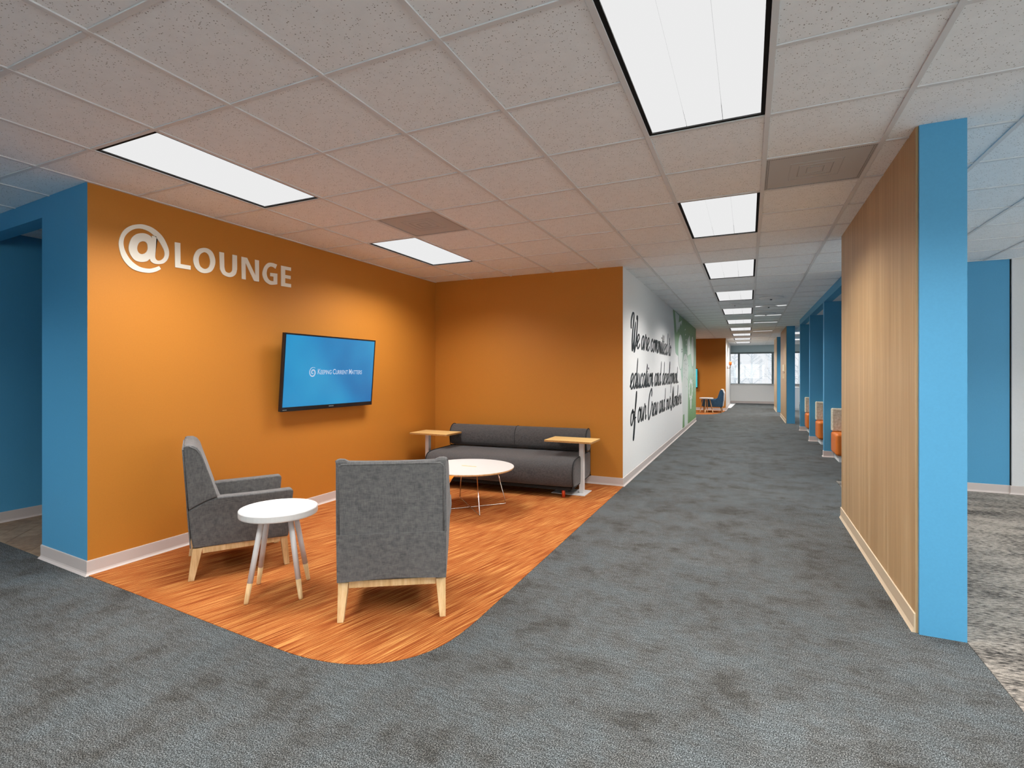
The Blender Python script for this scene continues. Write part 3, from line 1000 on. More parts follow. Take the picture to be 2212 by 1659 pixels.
def ribbon(mb, pts, ws, to, d0, d1):
    """flat pen stroke of varying width along pts"""
    n = len(pts)
    L, R = [], []
    for i, (x, y) in enumerate(pts):
        x0, y0 = pts[max(0, i - 1)]; x1, y1 = pts[min(n - 1, i + 1)]
        dx, dy = x1 - x0, y1 - y0
        q = math.hypot(dx, dy) or 1e-6
        nx, ny = -dy / q, dx / q
        L.append((x + nx * ws[i] / 2, y + ny * ws[i] / 2)); R.append((x - nx * ws[i] / 2, y - ny * ws[i] / 2))
    vs, fs = [], []
    for i in range(n):
        vs += [to(*L[i], d1), to(*R[i], d1), to(*L[i], d0), to(*R[i], d0)]
    for i in range(n - 1):
        a, b = 4 * i, 4 * i + 4
        fs += [(a, a + 1, b + 1, b), (a, b, b + 2, a + 2), (a + 1, a + 3, b + 3, b + 1)]
    return mb.add(vs, fs)

def text_mesh(body, small_caps=False, bold=0.012):
    cu = bpy.data.curves.new('caption_text', 'FONT')
    cu.body = body
    cu.offset = bold
    cu.space_word = 0.8
    if small_caps:
        cu.small_caps_scale = 0.78
        for f in cu.body_format: f.use_small_caps = True
    ob = bpy.data.objects.new('caption_text', cu)
    COL.objects.link(ob)
    dg = bpy.context.evaluated_depsgraph_get()
    me = bpy.data.meshes.new_from_object(ob.evaluated_get(dg))
    bpy.data.objects.remove(ob)
    bpy.data.curves.remove(cu)
    return me

def tv_corner(x, y, X):
    yy, zz = on_x(x, y, X)
    return Vector((X, yy, zz))
xb, xt = XL + 0.09, XL + 0.15
bl, brc, tl, tr = tv_corner(607.2, 892.5, xb), tv_corner(803.4, 872, xb), tv_corner(614.5, 720, xt), tv_corner(810.3, 733.8, xt)
right = ((brc - bl) + (tr - tl)); wdt = right.length / 2
up = ((tl - bl) + (tr - brc)); hgt = up.length / 2
mid = (bl + brc + tl + tr) / 4
right = Vector((0, 1, 0)); up = Vector((up.x, 0, up.z)).normalized()
tv_thing('television', mid - right * wdt / 2 - up * hgt / 2, right, up, wdt, hgt, MATS['blue_screen'],
         'black wall television showing a blue screen with white caption', True, 0.05)
tv_thing('television', Vector((-3.05, YL2 - 0.112, 0.84)), Vector((1, 0, 0)), Vector((0, 0, 1)), 1.27, 0.76, MATS['cyan_screen'],
         'wall television with cyan screen above the blue chair', False, 0.045)

# ------------------------------------------------------------------ script lettering on the corridor wall
E_ = [(-.1, .1), (.35, .45), (.68, .78), (.5, 1), (.2, .82), (.1, .4), (.35, 0), (.7, .1), (.95, .35)]
A_ = [(.75, .85), (.5, 1), (.15, .7), (.1, .2), (.35, 0), (.65, .4), (.8, 1)]
TAIL = [(.8, 1), (.75, .3), (.9, 0), (1.15, .3)]
GL = {
 'e': (.85, [E_]), 'a': (1.05, [A_, TAIL]),
 'r': (.85, [[(-.1, .2), (.2, .9), (.25, 1.15), (.35, .95), (.6, .95), (.6, .4), (.7, .02), (.95, .3)]]),
 'c': (.78, [[(.7, .78), (.5, 1), (.15, .7), (.15, .2), (.4, 0), (.88, .3)]]),
 'o': (.88, [[(.5, 1), (.15, .7), (.15, .2), (.4, 0), (.7, .3), (.7, .8), (.5, 1), (.58, .8), (.92, .85)]]),
 'm': (1.28, [[(0, .8), (.15, 1), (.2, .7), (.15, 0)], [(.15, .1), (.4, .9), (.55, 1), (.6, .7), (.55, 0)], [(.55, .1), (.8, .9), (.95, 1), (1.0, .7), (.95, .15), (1.1, 0), (1.32, .3)]]),
 'n': (.88, [[(0, .8), (.15, 1), (.2, .7), (.15, 0)], [(.15, .1), (.4, .9), (.55, 1), (.6, .7), (.55, .15), (.7, 0), (.92, .3)]]),
 'i': (.52, [[(-.1, .2), (.2, 1), (.18, .25), (.35, 0), (.6, .3)], [(.26, 1.5), (.3, 1.32)]]),
 't': (.56, [[(-.1, .2), (.22, 1.1), (.3, 1.7), (.2, .25), (.38, 0), (.65, .3)], [(.0, 1.12), (.52, 1.17)]]),
 'd': (1.05, [A_, [(.92, 2.1), (.85, 1.2), (.75, .3), (.9, 0), (1.15, .3)]]),
 'u': (1.0, [[(-.05, .3), (.2, 1), (.15, .25), (.35, 0), (.65, .4), (.75, 1)], [(.75, 1), (.7, .25), (.88, 0), (1.1, .3)]]),
 'v': (.82, [[(0, .8), (.15, 1), (.2, .5), (.3, 0), (.65, .5), (.65, .95), (.9, .85)]]),
 'l': (.5, [[(-.1, .2), (.35, 1.2), (.42, 2.05), (.27, 1.95), (.15, .5), (.3, 0), (.6, .3)]]),
 'p': (.92, [[(0, .4), (.22, 1), (.18, .3), (.12, -.95)], [(.2, .6), (.5, 1), (.75, .8), (.7, .2), (.4, 0), (.22, .15)], [(.55, .05), (.95, .3)]]),
 '.': (.32, [[(.08, .12), (.14, .0)]]),
 'f': (.62, [[(-.1, .2), (.4, 1.2), (.5, 2.05), (.35, 1.95), (.25, 0), (.18, -.95), (.34, -.92), (.45, 0), (.4, .35), (.7, .42)]]),
 'W': (1.55, [[(-.05, 1.3), (-.22, 1.35), (-.25, 1.85), (.05, 2.3), (.38, 2.1), (.25, .6), (.42, -.2), (.68, .4), (.9, 1.8)], [(.9, 1.8), (.82, .5), (.98, -.28), (1.35, .6), (1.42, 2.05), (1.25, 2.2), (1.2, 1.95)]]),
 'C': (1.2, [[(1.2, 1.6), (1.25, 2.0), (1.0, 2.2), (.4, 1.7), (.15, .7), (.45, -.1), (.9, .1), (1.22, .5)]]),
 'M': (1.4, [[(-.35, .2), (-.33, -.15), (0, 0), (.38, 2.1)], [(.38, 2.1), (.48, .0)], [(.48, 0), (1.02, 2.1)], [(1.02, 2.1), (1.0, .2), (1.15, 0), (1.4, .3)]]),
 'w': (1.15, [[(0, .8), (.15, 1), (.15, .3), (.3, 0), (.55, .4), (.6, .95)], [(.6, .95), (.6, .3), (.78, 0), (1.05, .5), (1.05, .95), (1.28, .85)]]),
 'b': (.82, [[(-.1, .2), (.35, 1.2), (.42, 2.05), (.27, 1.95), (.15, .5), (.35, 0), (.65, .2), (.65, .7), (.5, .85), (.9, .8)]]),
 's': (.72, [[(-.05, .1), (.38, 1.08), (.42, .9), (.6, .5), (.55, .1), (.3, 0), (.1, .1)], [(.4, .02), (.85, .3)]]),
}
on_white = lambda u, v, w: (XW + w, u, v)
script = tag(empty('wall_lettering', (XW, 9.5, 1.2)), 'dark script motto in three lines on the white corridor wall', 'lettering')
scoff = (-XW, -9.5, -1.2)
def write_line(text, y0, y1, z, xh):
    total = sum(GL[c][0] if c != ' ' else .55 for c in text)
    sx = (y1 - y0) / total
    cur = 0.0
    word = MB()
    k = 0
    for c in text + ' ':
        if c == ' ':
            if word.v:
                word.build('word', MATS['dark_print'], script, loc=scoff)
            word = MB()
            cur += .55
            continue
        adv, strokes = GL[c]
        for st in strokes:
            pts = catmull(st, 7)
            P = [(y0 + (cur + x + 0.22 * y) * sx, z + y * xh) for x, y in pts]
            ws = []
            for i in range(len(P)):
                ax, ay = P[max(0, i - 1)]; bx, by = P[min(len(P) - 1, i + 1)]
                q = math.hypot(bx - ax, by - ay) or 1e-6
                dwn = abs(by - ay) / q
                e = min(1.0, 0.45 + 0.25 * min(i, len(P) - 1 - i))
                ws.append(xh * (0.10 + 0.19 * dwn) * e * (1.25 if c in 'WCM' else 1.0))
            k += 1
            ribbon(word, P, ws, on_white, 0.0, 0.002 + 0.00003 * (k % 12))
        cur += adv
write_line('We are committed to', 6.93, 10.83, 1.765, 0.20)
write_line('education and development...', 6.88, 12.12, 1.205, 0.20)
write_line('of our Crew and our Members.', 6.88, 12.66, 0.715, 0.20)

# ------------------------------------------------------------------ green mural (flat print, outlines measured on the wall)
def mural_pt(x, y):
    return on_x(1440 + x / 5.925, 660 + y / 5.925, XW)
mural = tag(empty('wall_mural', (XW, 13.7, 0.11)), 'green mural with white rocket-like ovals and gear beside the script', 'mural')
mural['label'] = 'green printed mural with white ovals, arrows and a gear'
moff = (-XW, -13.7, -0.11)
def mplate(name, loops, mat, d, curve=False):
    return MB().plate([[mural_pt(*p) for p in l] for l in loops], on_white, 0.0, d).build(name, MATS[mat], mural, loc=moff)
zt, zb = H - 0.004, 0.104
gl = [(11.14, zt), (11.28, 2.5), (11.40, 2.25), (11.48, 2.0), (11.56, 1.86), (11.75, 1.82), (12.02, 1.80), (12.3, 1.62), (12.52, 1.46), (12.66, 1.30), (12.74, 1.2),
      (13.2, 1.12), (13.9, 1.06), (14.11, 0.95), (14.05, 0.5), (14.02, zb), (YW1 - 0.003, zb), (YW1 - 0.003, zt)]
MB().plate([gl], on_white, 0.0, 0.0015).build('green_field', MATS['mural'], mural, loc=moff)
MB().plate([[(12.95, 0.42), (13.24, 0.42), (13.27, zb), (12.86, zb)]], on_white, 0.0, 0.0015).build('green_patch', MATS['mural'], mural, loc=moff)
def mellipse(name, cy, cz, ry, rz, mat='soft_white_print', d=0.0030, line=True):
    if line:
        MB().plate([ell(cy, cz, ry + 0.012, rz + 0.012, 48)], on_white, 0.0, d - 0.0007).build('outline', MATS['line_print'], mural, loc=moff)
    return MB().plate([ell(cy, cz, ry, rz, 48)], on_white, 0.0, d).build(name, MATS[mat], mural, loc=moff)
mellipse('white_oval', 12.46, 1.905, 0.43, 0.40)
mellipse('white_oval', 13.50, 1.52, 0.64, 0.385)
mellipse('white_oval', 15.26, 2.02, 0.39, 0.42)
MB().plate([[(12.76, 1.20), (13.0, 1.38), (14.0, 1.38), (14.12, 1.0), (14.05, .5), (14.02, zb), (13.27, zb), (13.24, .42), (12.95, .42)]], on_white, 0.0, 0.0024).build('white_stem', MATS['soft_white_print'], mural, loc=moff)
mplate('arrow', [[(105, 75), (160, 130), (150, 250), (130, 350)]], 'soft_white_print', 0.0028)
mplate('arrow', [[(150, 220), (195, 190), (190, 258), (182, 222), (160, 285), (150, 318)]], 'soft_white_print', 0.0030)
mplate('sail', [[(265, 440), (296, 380), (306, 615), (265, 645)]], 'soft_white_print', 0.0028)
gear = []
for k in range(64):
    rr = 1.0 if (k // 2) % 2 else 0.84
    a = 2 * math.pi * k / 64
    gear.append((14.79 + 0.52 * rr * math.cos(a), 0.97 + 0.32 * rr * math.sin(a)))
MB().plate([gear, ell(14.79, 0.97, 0.27, 0.18, 32)[::-1]], on_white, 0.0, 0.0028).build('gear', MATS['soft_white_print'], mural, loc=moff)
MB().plate([[(14.6, .68), (14.98, .68), (14.92, .45), (14.66, .45)]], on_white, 0.0, 0.0027).build('gear_stand', MATS['soft_white_print'], mural, loc=moff)
random.seed(9)
dots = MB()
for k in range(46):
    y_, z_ = random.uniform(13.6, 16.1), random.uniform(0.3, 2.45)
    if k < 14: y_, z_ = random.uniform(13.1, 13.95), random.uniform(1.2, 1.8)
    dots.plate([ell(y_, z_, 0.028, 0.016, 8)], on_white, 0.0, 0.0034)
do = dots.build('speckle', MATS['line_print'], mural, loc=moff); do['kind'] = 'stuff'
for k, (y_, z_) in enumerate(((13.42, 2.5), (13.5, 2.38), (13.62, 2.26), (13.68, 2.14), (12.72, 1.98), (12.72, 1.93))):
    MB().plate([[(y_ - .09, z_ - .035), (y_ + .09, z_ - .01), (y_ + .08, z_ + .02), (y_ - .08, z_ + .0)]], on_white, 0.0, 0.0034).build('dash', MATS['soft_white_print' if k < 4 else 'line_print'], mural, loc=moff)

# ------------------------------------------------------------------ armchairs
def make_armchair():
    r = empty('armchair')
    cl, U0 = MATS['heather_grey_cloth'], 0.31
    W = 0.305
    side = lambda u, z, w: (w, u - U0, z)
    # arms: flared side panels
    arm = [(-0.008, 0.45), (-0.006, 0.478)] + catmull([(-0.006, 0.478), (0.05, 0.508), (0.10, 0.532), (0.15, 0.550), (0.20, 0.556)], 4)[1:] + \
          [(0.40, 0.556), (0.63, 0.560), (0.648, 0.552), (0.648, 0.53), (0.617, 0.213), (0.022, 0.219), (0.008, 0.30)]
    for s in (-1, 1):
        m = MB()
        n = len(arm)
        def xo(u, z, outer):
            fl = 0.040 * min(1, max(0, u) / 0.26) * (0.55 + 0.45 * min(1, (z - 0.21) / 0.34))
            return s * ((W + fl) if outer else (W - 0.085 + fl * 0.8))
        ra = [(xo(u, z, True), u - U0, z) for u, z in arm]
        rb = [(xo(u, z, False), u - U0, z) for u, z in arm]
        m.loft([ra, rb])
        m.build('arm', cl, r, bevel=0.014, seg=3)
    # back: full width above the arms, narrower between them
    prof = [(-0.003, 0.483), (0.05, 0.513), (0.10, 0.537), (0.15, 0.555), (0.166, 0.557), (0.122, 0.70), (0.085, 0.815), (0.066, 0.868), (0.046, 0.897), (0.02, 0.912), (-0.02, 0.914), (-0.034, 0.905)]
    # sections across the width: the sides widen towards the front, the upper corners stand up as soft ears
    rings = []
    for fx, ear in ((-1, 0.004), (-0.93, 0.010), (-0.85, 0.008), (-0.77, -0.003), (-0.4, -0.006), (0, -0.007), (0.4, -0.006), (0.77, -0.003), (0.85, 0.008), (0.93, 0.010), (1, 0.004)):
        rings.append([(fx * (W + 0.034 * min(1, max(0, u + 0.03) / 0.20)), u - U0, z + (ear if z > 0.86 else 0)) for u, z in prof])
    MB().loft(rings).build('backrest', cl, r, bevel=0.013, seg=3)
    for s in (-1, 1):
        MB().tube([side(u, z, s * (W + 0.024 * min(1, (u + 0.03) / 0.20))) for u, z in ((0.15, .575), (0.115, .70), (0.08, .805), (0.06, .86), (0.036, .893), (0.0, .910))], 0.006, 8).build('piping', cl, r, smooth=True)
        # padded ears at the upper corners
    inner = [(0.01, 0.30), (0.005, 0.50), (0.12, 0.545), (0.168, 0.553), (0.215, 0.42), (0.215, 0.30)]
    MB().prism(inner, side, -W + 0.087, W - 0.087).build('inner_back', cl, r, bevel=0.012, seg=3)
    MB().box(-W + 0.083, W - 0.083, 0.16 - U0, 0.635 - U0, 0.30, 0.435).build('seat_cushion', cl, r, bevel=0.035, seg=4)
    MB().box(-W + 0.08, W - 0.08, 0.03 - U0, 0.612 - U0, 0.216, 0.30).build('seat_base', cl, r, bevel=0.008)
    # rear panel with welt, and lower flap hanging over the rail
    rear = lambda z: (-0.036 + 0.030 * (0.905 - z) / 0.425) if z > 0.48 else (-0.006 + 0.017 * (0.48 - z) / 0.24)
    bk = MB()
    z0, z1, wi = 0.492, 0.892, W - 0.014
    bk.add([(-wi, rear(z0) - U0 - 0.006, z0), (wi, rear(z0) - U0 - 0.006, z0), (wi, rear(z1) - U0 - 0.006, z1), (-wi, rear(z1) - U0 - 0.006, z1),
            (-wi, rear(z0) - U0 + 0.01, z0), (wi, rear(z0) - U0 + 0.01, z0), (wi, rear(z1) - U0 + 0.01, z1), (-wi, rear(z1) - U0 + 0.01, z1)],
           [(0, 1, 2, 3), (7, 6, 5, 4), (0, 4, 5, 1), (1, 5, 6, 2), (2, 6, 7, 3), (3, 7, 4, 0)])
    bk.build('back_panel', cl, r, bevel=0.004)
    wl = [(-wi, rear(.49) - U0 - .003, .485), (-wi, rear(.87) - U0 - .003, .875), (-wi + .018, rear(.893) - U0 - .003, .895), (wi - .018, rear(.893) - U0 - .003, .895), (wi, rear(.87) - U0 - .003, .875), (wi, rear(.49) - U0 - .003, .485)]
    MB().tube(wl, 0.0055, 8).build('piping', cl, r, smooth=True)
    # flap: slightly wavy sheet
    rows = [0.497, 0.43, 0.36, 0.29, 0.245, 0.222]
    vs, fs = [], []
    nx = 12
    for dpt in (0, 1):
        for a, z in enumerate(rows):
            for k in range(nx + 1):
                x = -W - 0.001 + (2 * W + 0.002) * k / nx
                sag = (0.012 * math.sin(math.pi * k / nx)) * (a / 5.0) ** 2
                bow = 0.003 * math.sin(3.1 * math.pi * k / nx) * (a / 5.0) ** 2
                vs.append((x, rear(z) - U0 - (0.010 if dpt == 0 else 0.003) - bow, z + sag))
    n1 = len(rows) * (nx + 1)
    for a in range(len(rows) - 1):
        for k in range(nx):
            p = a * (nx + 1) + k
            fs += [(p, p + 1, p + nx + 2, p + nx + 1), (n1 + p, n1 + p + nx + 1, n1 + p + nx + 2, n1 + p + 1)]
    border = [k for k in range(nx + 1)] + [a * (nx + 1) + nx for a in range(1, len(rows))] + \
             [(len(rows) - 1) * (nx + 1) + k for k in range(nx - 1, -1, -1)] + [a * (nx + 1) for a in range(len(rows) - 2, 0, -1)]
    for q in range(len(border)):
        p, t = border[q], border[(q + 1) % len(border)]
        fs.append((p, t, n1 + t, n1 + p))
    mesh('back_flap', vs, fs, cl, r, smooth=False)
    # wooden frame
    wd = MATS['leg_wood']
    def leg(x_out, sgn, u_top, u_bot, name='leg'):
        xo_, ti, bi = x_out * sgn, (x_out - 0.057) * sgn, (x_out - 0.034) * sgn
        vs = []
        for (xi, (ua, ub), z) in ((bi, u_bot, 0.0), (ti, u_top, 0.215)):
            vs += [(xo_, ua - U0, z), (xi, ua - U0, z), (xi, ub - U0, z), (xo_, ub - U0, z)]
        mb = MB().add(vs, [(3, 2, 1, 0), (4, 5, 6, 7), (0, 1, 5, 4), (1, 2, 6, 5), (2, 3, 7, 6), (3, 0, 4, 7)])
        return mb.build(name, wd, r, bevel=0.003)
    for s in (-1, 1):
        leg(W - 0.002, s, (0.018, 0.078), (-0.008, 0.028))
        leg(W - 0.002, s, (0.565, 0.612), (0.592, 0.628))
    xi = W - 0.059
    MB().box(-xi, xi, 0.03 - U0, 0.052 - U0, 0.178, 0.217).build('rail', wd, r, bevel=0.002)
    MB().box(-xi, xi, 0.572 - U0, 0.594 - U0, 0.178, 0.217).build('rail', wd, r, bevel=0.002)
    for s in (-1, 1):
        a, b = sorted((s * (W - 0.03), s * (W - 0.006)))
        MB().box(a, b, 0.076 - U0, 0.567 - U0, 0.176, 0.217).build('rail', wd, r, bevel=0.002)
    return r
chairA = make_armchair()
chairB = copy_tree(chairA)
dA = Vector((0.557, 0.831))
pA = Vector((-3.43, 2.27)) + dA * 0.31 + Vector((-0.831, 0.557)) * 0.303
chairA.location = (pA.x, pA.y, 0.003)
chairA.rotation_euler = (0, 0, math.atan2(-dA.x, dA.y))
dB = Vector((-0.533, 0.846))
pB = Vector((-2.095, 2.245)) + dB * 0.316 + Vector((0.846, 0.533)) * 0.291
chairB.location = (pB.x, pB.y, 0.003)
chairB.rotation_euler = (0, 0, math.atan2(-dB.x, dB.y))
tag(chairA, 'grey fabric armchair seen from the side, next to the television wall', 'armchair', 'grey lounge armchairs')
tag(chairB, 'grey fabric armchair seen from behind, holding an orange pillow', 'armchair', 'grey lounge armchairs')

# pillow on the second chair: soft square, leaning into the corner of back and arm
def pillow(size, thick):
    n = 14
    vs, fs = [], []
    for s in (1, -1):
        for i in range(n + 1):
            for j in range(n + 1):
                a, b = i / n * 2 - 1, j / n * 2 - 1
                pin = 1 - 0.17 * (1 - abs(a) ** 2) * abs(b) ** 3
                pin2 = 1 - 0.17 * (1 - abs(b) ** 2) * abs(a) ** 3
                h = thick / 2 * max(0.0, (1 - a ** 4) * (1 - b ** 4)) ** 0.6
                vs.append((a * size / 2 * pin2, s * (h + 0.002), b * size / 2 * pin))
    m = (n + 1) ** 2
    for k in (0, 1):
        for i in range(n):
            for j in range(n):
                p = k * m + i * (n + 1) + j
                q = (p, p + 1, p + n + 2, p + n + 1)
                fs.append(q if k else q[::-1])
    bd = [j for j in range(n + 1)] + [i * (n + 1) + n for i in range(1, n + 1)] + [n * (n + 1) + j for j in range(n - 1, -1, -1)] + [i * (n + 1) for i in range(n - 1, 0, -1)]
    for q in range(len(bd)):
        p, t = bd[q], bd[(q + 1) % len(bd)]
        fs.append((p, t, m + t, m + p))
    return vs, fs
pv, pf = pillow(0.33, 0.11)
po = mesh('throw_pillow', pv, pf, MATS['orange_cloth'], None, smooth=True)
mB = Matrix.Translation(chairB.location) @ Matrix.Rotation(chairB.rotation_euler.z, 4, 'Z')
po.matrix_world = mB @ Matrix.Translation((0.158, -0.03, 0.645)) @ Matrix.Rotation(math.radians(14), 4, 'X') @ Matrix.Rotation(math.radians(14), 4, 'Y')
tag(po, 'orange throw pillow on the armchair seen from behind', 'pillow')

# ------------------------------------------------------------------ small round side table
def make_side_table(leg_low, leg_high, name='side_table'):
    r = empty(name)
    MB().lathe([(0.004, 0.498), (0.225, 0.498), (0.234, 0.502), (0.236, 0.508), (0.236, 0.538), (0.233, 0.543), (0.228, 0.5435), (0.224, 0.541), (0.222, 0.534), (0.216, 0.532), (0.004, 0.532)], 56).build('table_top', MATS['white_laminate'], r, smooth=False)
    for k in range(4):
        a = math.radians(-100 + 90 * k + 3)
        p1 = Vector((math.cos(a) * 0.115, math.sin(a) * 0.115, 0.498))
        p0 = Vector((math.cos(a) * 0.222, math.sin(a) * 0.222, 0.0))
        q = p0.lerp(p1, 0.24)
        m = MB().tube([q, p1], [0.0165, 0.0175], 14).build('leg', leg_high, r, smooth=True)
        MB().tube([p0, p0.lerp(q, 0.1), q], [0.0125, 0.0135, 0.0165], 14).build('leg_tip', leg_low, m, smooth=True)
    return r
st = make_side_table(MATS['leg_wood'], MATS['white_powder_coat'])
st.location = (-2.757, 2.413, 0.003)
tag(st, 'round white side table with wood tipped legs between the grey armchairs', 'side table')

# ------------------------------------------------------------------ coffee table with crossed wire legs
ct = tag(empty('coffee_table', (-2.66, 4.74, 0.003)), 'low round white coffee table with crossed chrome wire legs', 'coffee table')
zc = 0.435
MB().lathe([(0.004, zc - 0.020), (0.462, zc - 0.020), (0.470, zc - 0.010), (0.470, zc - 0.002), (0.004, zc - 0.002)], 64).build('table_edge', MATS['leg_wood'], ct, smooth=False)
MB().lathe([(0.004, zc - 0.002), (0.470, zc - 0.002), (0.469, zc), (0.004, zc)], 64).build('table_top', MATS['white_laminate'], ct)
MB().box(-0.085, 0.085, -0.011, 0.011, zc, zc + 0.0015).build('cable_grommet', MATS['bamboo'], ct)
for a in (46, 134):
    c, s = math.cos(math.radians(a)), math.sin(math.radians(a))
    R0, RT, zl = 0.41, 0.30, 0.008
    zz = zl if a == 46 else zl + 0.012
    path = [(-c * RT, -s * RT, zc - 0.02), (-c * (R0 - 0.006), -s * (R0 - 0.006), 0.03), (-c * R0, -s * R0, zz + 0.004), (-c * (R0 - 0.02), -s * (R0 - 0.02), zz),
            (c * (R0 - 0.02), s * (R0 - 0.02), zz), (c * R0, s * R0, zz + 0.004), (c * (R0 - 0.006), s * (R0 - 0.006), 0.03), (c * RT, s * RT, zc - 0.02)]
    MB().tube(path, 0.0052, 10).build('wire_leg', MATS['chrome'], ct, smooth=True)

# ------------------------------------------------------------------ sofa
SA = math.radians(3.2)
sofa = tag(empty('sofa', (-1.815, 6.385, 0.003), SA), 'long charcoal armless sofa against the orange back wall', 'sofa')
SL = 1.90
cloth = MATS['charcoal_cloth']
seat_prof = [(0.0, 0.13), (0.0, 0.41), (0.02, 0.428), (0.30, 0.432), (0.60, 0.435), (0.74, 0.432), (0.82, 0.418), (0.868, 0.385), (0.888, 0.335), (0.892, 0.26), (0.882, 0.185), (0.86, 0.135), (0.83, 0.118), (0.03, 0.118)]
back_prof = [(0.02, 0.43), (0.0, 0.50), (0.0, 0.61), (0.018, 0.672), (0.055, 0.706), (0.11, 0.72), (0.165, 0.712), (0.21, 0.682), (0.238, 0.63), (0.245, 0.56), (0.238, 0.49), (0.215, 0.437)]
sl = lambda u, z, w: (-w, -u, z)
def blown(prof, cx, cz, L, name):
    """sweep the profile along the sofa, drawing the ends in so the block looks padded"""
    ws = [0.0, 0.008, 0.025, 0.06, 0.14] + [L * k / 10 for k in range(1, 10)] + [L - .14, L - .06, L - .025, L - .008, L]
    ws = sorted(set(ws))
    rings = []
    for w in ws:
        e = min(w, L - w)
        f = 0.955 + 0.045 * min(1.0, (e / 0.06)) ** 0.5
        rings.append([sl(cx + (u - cx) * f, cz + (z - cz) * f, w) for u, z in prof])
    o = MB().loft(rings).build(name, cloth, sofa, smooth=True)
    md = o.modifiers.new('sub', 'SUBSURF'); md.levels = 1; md.render_levels = 1
    return o
blown(seat_prof, 0.45, 0.28, SL, 'seat')
bko = blown(back_prof, 0.12, 0.58, SL, 'backrest')
for w in (0.012, SL - 0.012):
    f = 0.985
    MB().tube([sl(0.45 + (u - 0.45) * f, 0.28 + (z - 0.28) * f, w) for u, z in catmull(seat_prof, 3, True)], 0.0055, 7, True).build('piping', MATS['grey_piping'], sofa, smooth=True)
    MB().tube([sl(0.12 + (u - 0.12) * f, 0.58 + (z - 0.58) * f, w) for u, z in catmull(back_prof, 3, True)], 0.0055, 7, True).build('piping', MATS['grey_piping'], sofa, smooth=True)
MB().tube([sl(u, z + 0.001, SL / 2) for u, z in catmull([(0.055, .706), (.11, .72), (.165, .712), (.21, .682), (.238, .63), (.245, .56), (.238, .49)], 3)], 0.0025, 6).build('seam', MATS['grey_piping'], sofa, smooth=True)
MB().box(-SL + 0.05, -0.05, -0.82, -0.05, 0.085, 0.12).build('under_frame', MATS['black_lining'], sofa)
for w in (0.14, SL - 0.14):
    for u in (0.11, 0.79):
        MB().tube([sl(u, 0.0, w), sl(u, 0.10, w)], [0.019, 0.021], 12).build('leg', MATS['orange_peg'], sofa, smooth=True)

# ------------------------------------------------------------------ laptop tables at the sofa ends
def make_laptop_table(post_dx):
    r = empty('laptop_table')
    zt_ = 0.625
    MB().box(-0.285, 0.285, -0.19, 0.19, zt_ - 0.003, zt_).build('table_top', MATS['bamboo'], r)
    MB().box(-0.285, 0.285, -0.19, 0.19, zt_ - 0.022, zt_ - 0.003).build('table_edge', MATS['ply_edge'], r)
    MB().box(post_dx - 0.026, post_dx + 0.026, -0.055, 0.005, 0.008, zt_ - 0.022).build('post', MATS['white_powder_coat'], r, bevel=0.003)
    bx = post_dx
    lo, hi = (bx - 0.33, bx + 0.075) if post_dx > 0 else (bx - 0.075, bx + 0.33)
    MB().box(lo, hi, -0.17, 0.13, 0.0, 0.008).build('base_plate', MATS['white_powder_coat'], r, bevel=0.002)
    return r
lt1 = make_laptop_table(0.125)
lt1.location = (-1.905, 5.895, 0.003)
tag(lt1, 'bamboo topped laptop table with white post, on the corridor end of the sofa', 'laptop table', 'laptop tables')
lt2 = make_laptop_table(-0.105)
lt2.location = (-3.79, 5.85, 0.003)
tag(lt2, 'bamboo topped laptop table with white post, in the corner of the orange walls', 'laptop table', 'laptop tables')

# ------------------------------------------------------------------ booth benches
def make_bench():
    r = empty('booth_bench')
    MB().box(0.05, 1.49, -0.50, -0.0, 0.0, 0.10).build('plinth', MATS['white_trim'], r)
    MB().box(0.0, 1.49, -0.56, -0.0, 0.10, 0.45).build('seat_cushion', MATS['orange_vinyl'], r, bevel=0.045, seg=4)
    MB().box(0.0, 1.49, -0.14, -0.0, 0.452, 0.83).build('backrest', MATS['patterned_cloth'], r, bevel=0.022, seg=3)
    return r
bn = make_bench()
for k, (yf, lab) in enumerate(((10.135, 'orange booth bench with patterned cream back, closest to the wood pier'),
                               (12.375, 'orange booth bench with patterned cream back, middle of the row'),
                               (14.595, 'orange booth bench with patterned cream back, farthest of the row'))):
    b = bn if k == 0 else copy_tree(bn)
    b.location = (1.255, yf, 0)
    tag(b, lab, 'bench', 'booth benches')

# ------------------------------------------------------------------ far lounge: blue chair, side table, ornament, sign, cabinet
fc = tag(empty('lounge_chair', (-1.20, 20.35, 0.003)), 'blue lounge chair with pale shell edge and wood legs', 'lounge chair')
sd = lambda u, z, w: (u, w, z)
shell = [(0.30, 0.83), (0.36, 0.815), (0.40, 0.70), (0.39, 0.45), (0.36, 0.22), (0.30, 0.20), (-0.30, 0.20), (-0.36, 0.24), (-0.37, 0.40), (-0.36, 0.46), (-0.30, 0.49), (-0.16, 0.50), (-0.02, 0.475), (0.10, 0.47), (0.18, 0.53), (0.22, 0.66), (0.26, 0.79)]
for s in (-1, 1):
    a, b = sorted((s * 0.27, s * 0.34))
    MB().prism(shell, sd, a, b).build('arm', MATS['navy_cloth'], fc, bevel=0.012)
MB().prism([(0.28, 0.82), (0.35, 0.81), (0.39, 0.70), (0.38, 0.45), (0.35, 0.24), (0.20, 0.24), (0.18, 0.45), (0.22, 0.66)], sd, -0.268, 0.268).build('backrest', MATS['navy_cloth'], fc, bevel=0.015)
MB().box(-0.33, 0.20, -0.268, 0.268, 0.24, 0.42).build('seat_cushion', MATS['navy_cloth'], fc, bevel=0.03, seg=3)
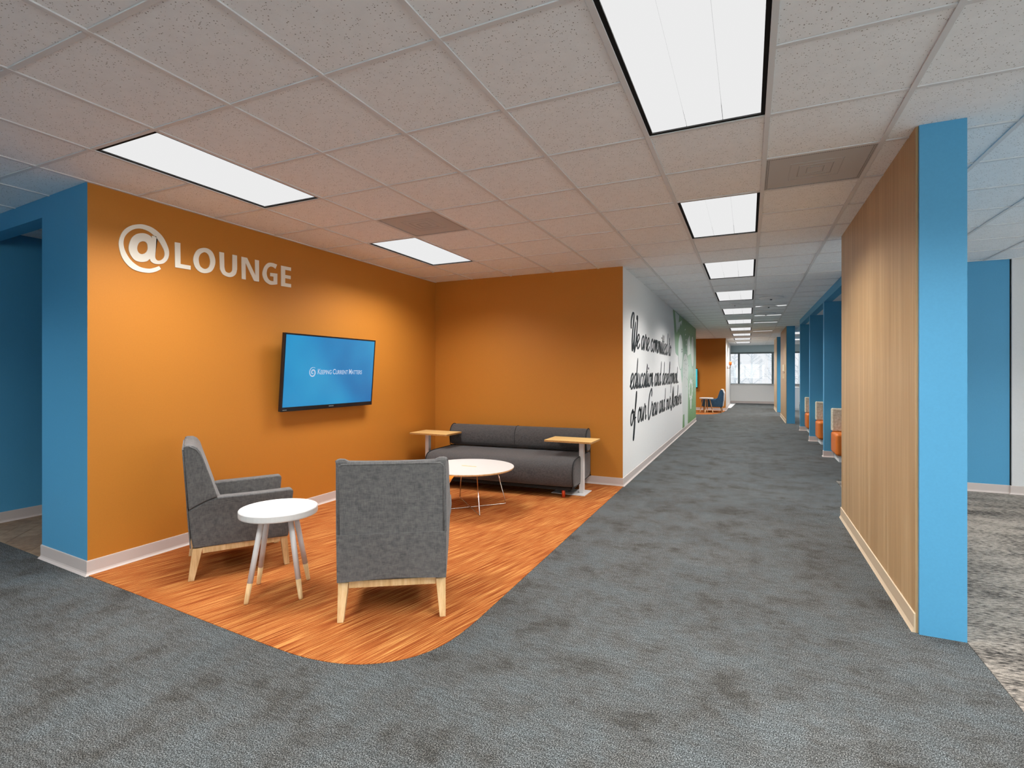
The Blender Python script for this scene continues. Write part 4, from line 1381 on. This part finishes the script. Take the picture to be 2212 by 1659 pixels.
pe = [(0.30, 0.842), (0.368, 0.825), (0.413, 0.70), (0.402, 0.45), (0.372, 0.225), (0.355, 0.225), (0.385, 0.45), (0.393, 0.70), (0.352, 0.805), (0.30, 0.828)]
MB().prism(pe, sd, -0.345, 0.345).build('shell_edge', MATS['white_powder_coat'], fc)
for sx in (-0.27, 0.29):
    for sy in (-0.26, 0.26):
        k = 0.05 if sx > 0 else -0.05
        MB().tube([(sx + k * 0.6, sy * 1.1, 0.0), (sx, sy, 0.21)], [0.014, 0.022], 10).build('leg', MATS['leg_wood'], fc, smooth=True)
ft = make_side_table(MATS['leg_wood'], MATS['leg_wood'])
ft.location = (-1.375, 19.75, 0.003)
tag(ft, 'small round white table with plain wood legs beside the blue lounge chair', 'side table')

orn = tag(empty('wall_sconce', (XL2, 22.4, 1.65)), 'small orange two-armed ornament on the white wall by the windows', 'sconce')
MB().box(0.0, 0.02, -0.04, 0.04, -0.06, 0.06).build('wall_plate', MATS['brass'], orn, bevel=0.004)
for s in (-1, 1):
    MB().tube(catmull([(0.01, 0, 0.0), (0.08, s * .05, -.03), (.12, s * .10, 0.02), (.12, s * .10, .09)], 5), 0.010, 8).build('arm', MATS['brass'], orn, smooth=True)
    MB().lathe([(0.02, 0.08), (0.05, 0.12), (0.055, 0.2), (0.04, 0.24), (0.004, 0.24)], 16, (0.12, s * 0.10)).build('shade', MATS['amber_glass'], orn, smooth=True)

sg = tag(empty('room_sign', (0.965, 17.6, 1.5)), 'cream room sign on the oak side of the pier beyond the booths', 'sign')
MB().box(-0.012, 0.0, -0.42, 0.5, -0.02, 0.18).build('plaque', MATS['cream_plaque'], sg, bevel=0.002)
MB().box(-0.014, 0.0, -0.42, 0.5, -0.075, -0.045).build('strip', MATS['brass'], sg)
for dy in (-0.25, 0.2):
    MB().box(-0.012, 0.0, dy - .12, dy + .12, -0.24, -0.10).build('tab', MATS['cream_plaque'], sg, bevel=0.002)

cb = tag(empty('storage_cabinet', (1.66, 22.7, 0)), 'low white cabinet seen between pier and booths', 'cabinet')
MB().box(-0.28, 0.10, -0.2, 0.4, 0.0, 0.86).build('carcass', MATS['white_trim'], cb, bevel=0.004)
MB().box(-0.29, 0.11, -0.21, 0.41, 0.86, 0.885).build('worktop', MATS['white_laminate'], cb)
MB().box(-0.27, 0.09, -0.212, -0.2, 0.06, 0.85).build('door', MATS['white_trim'], cb)
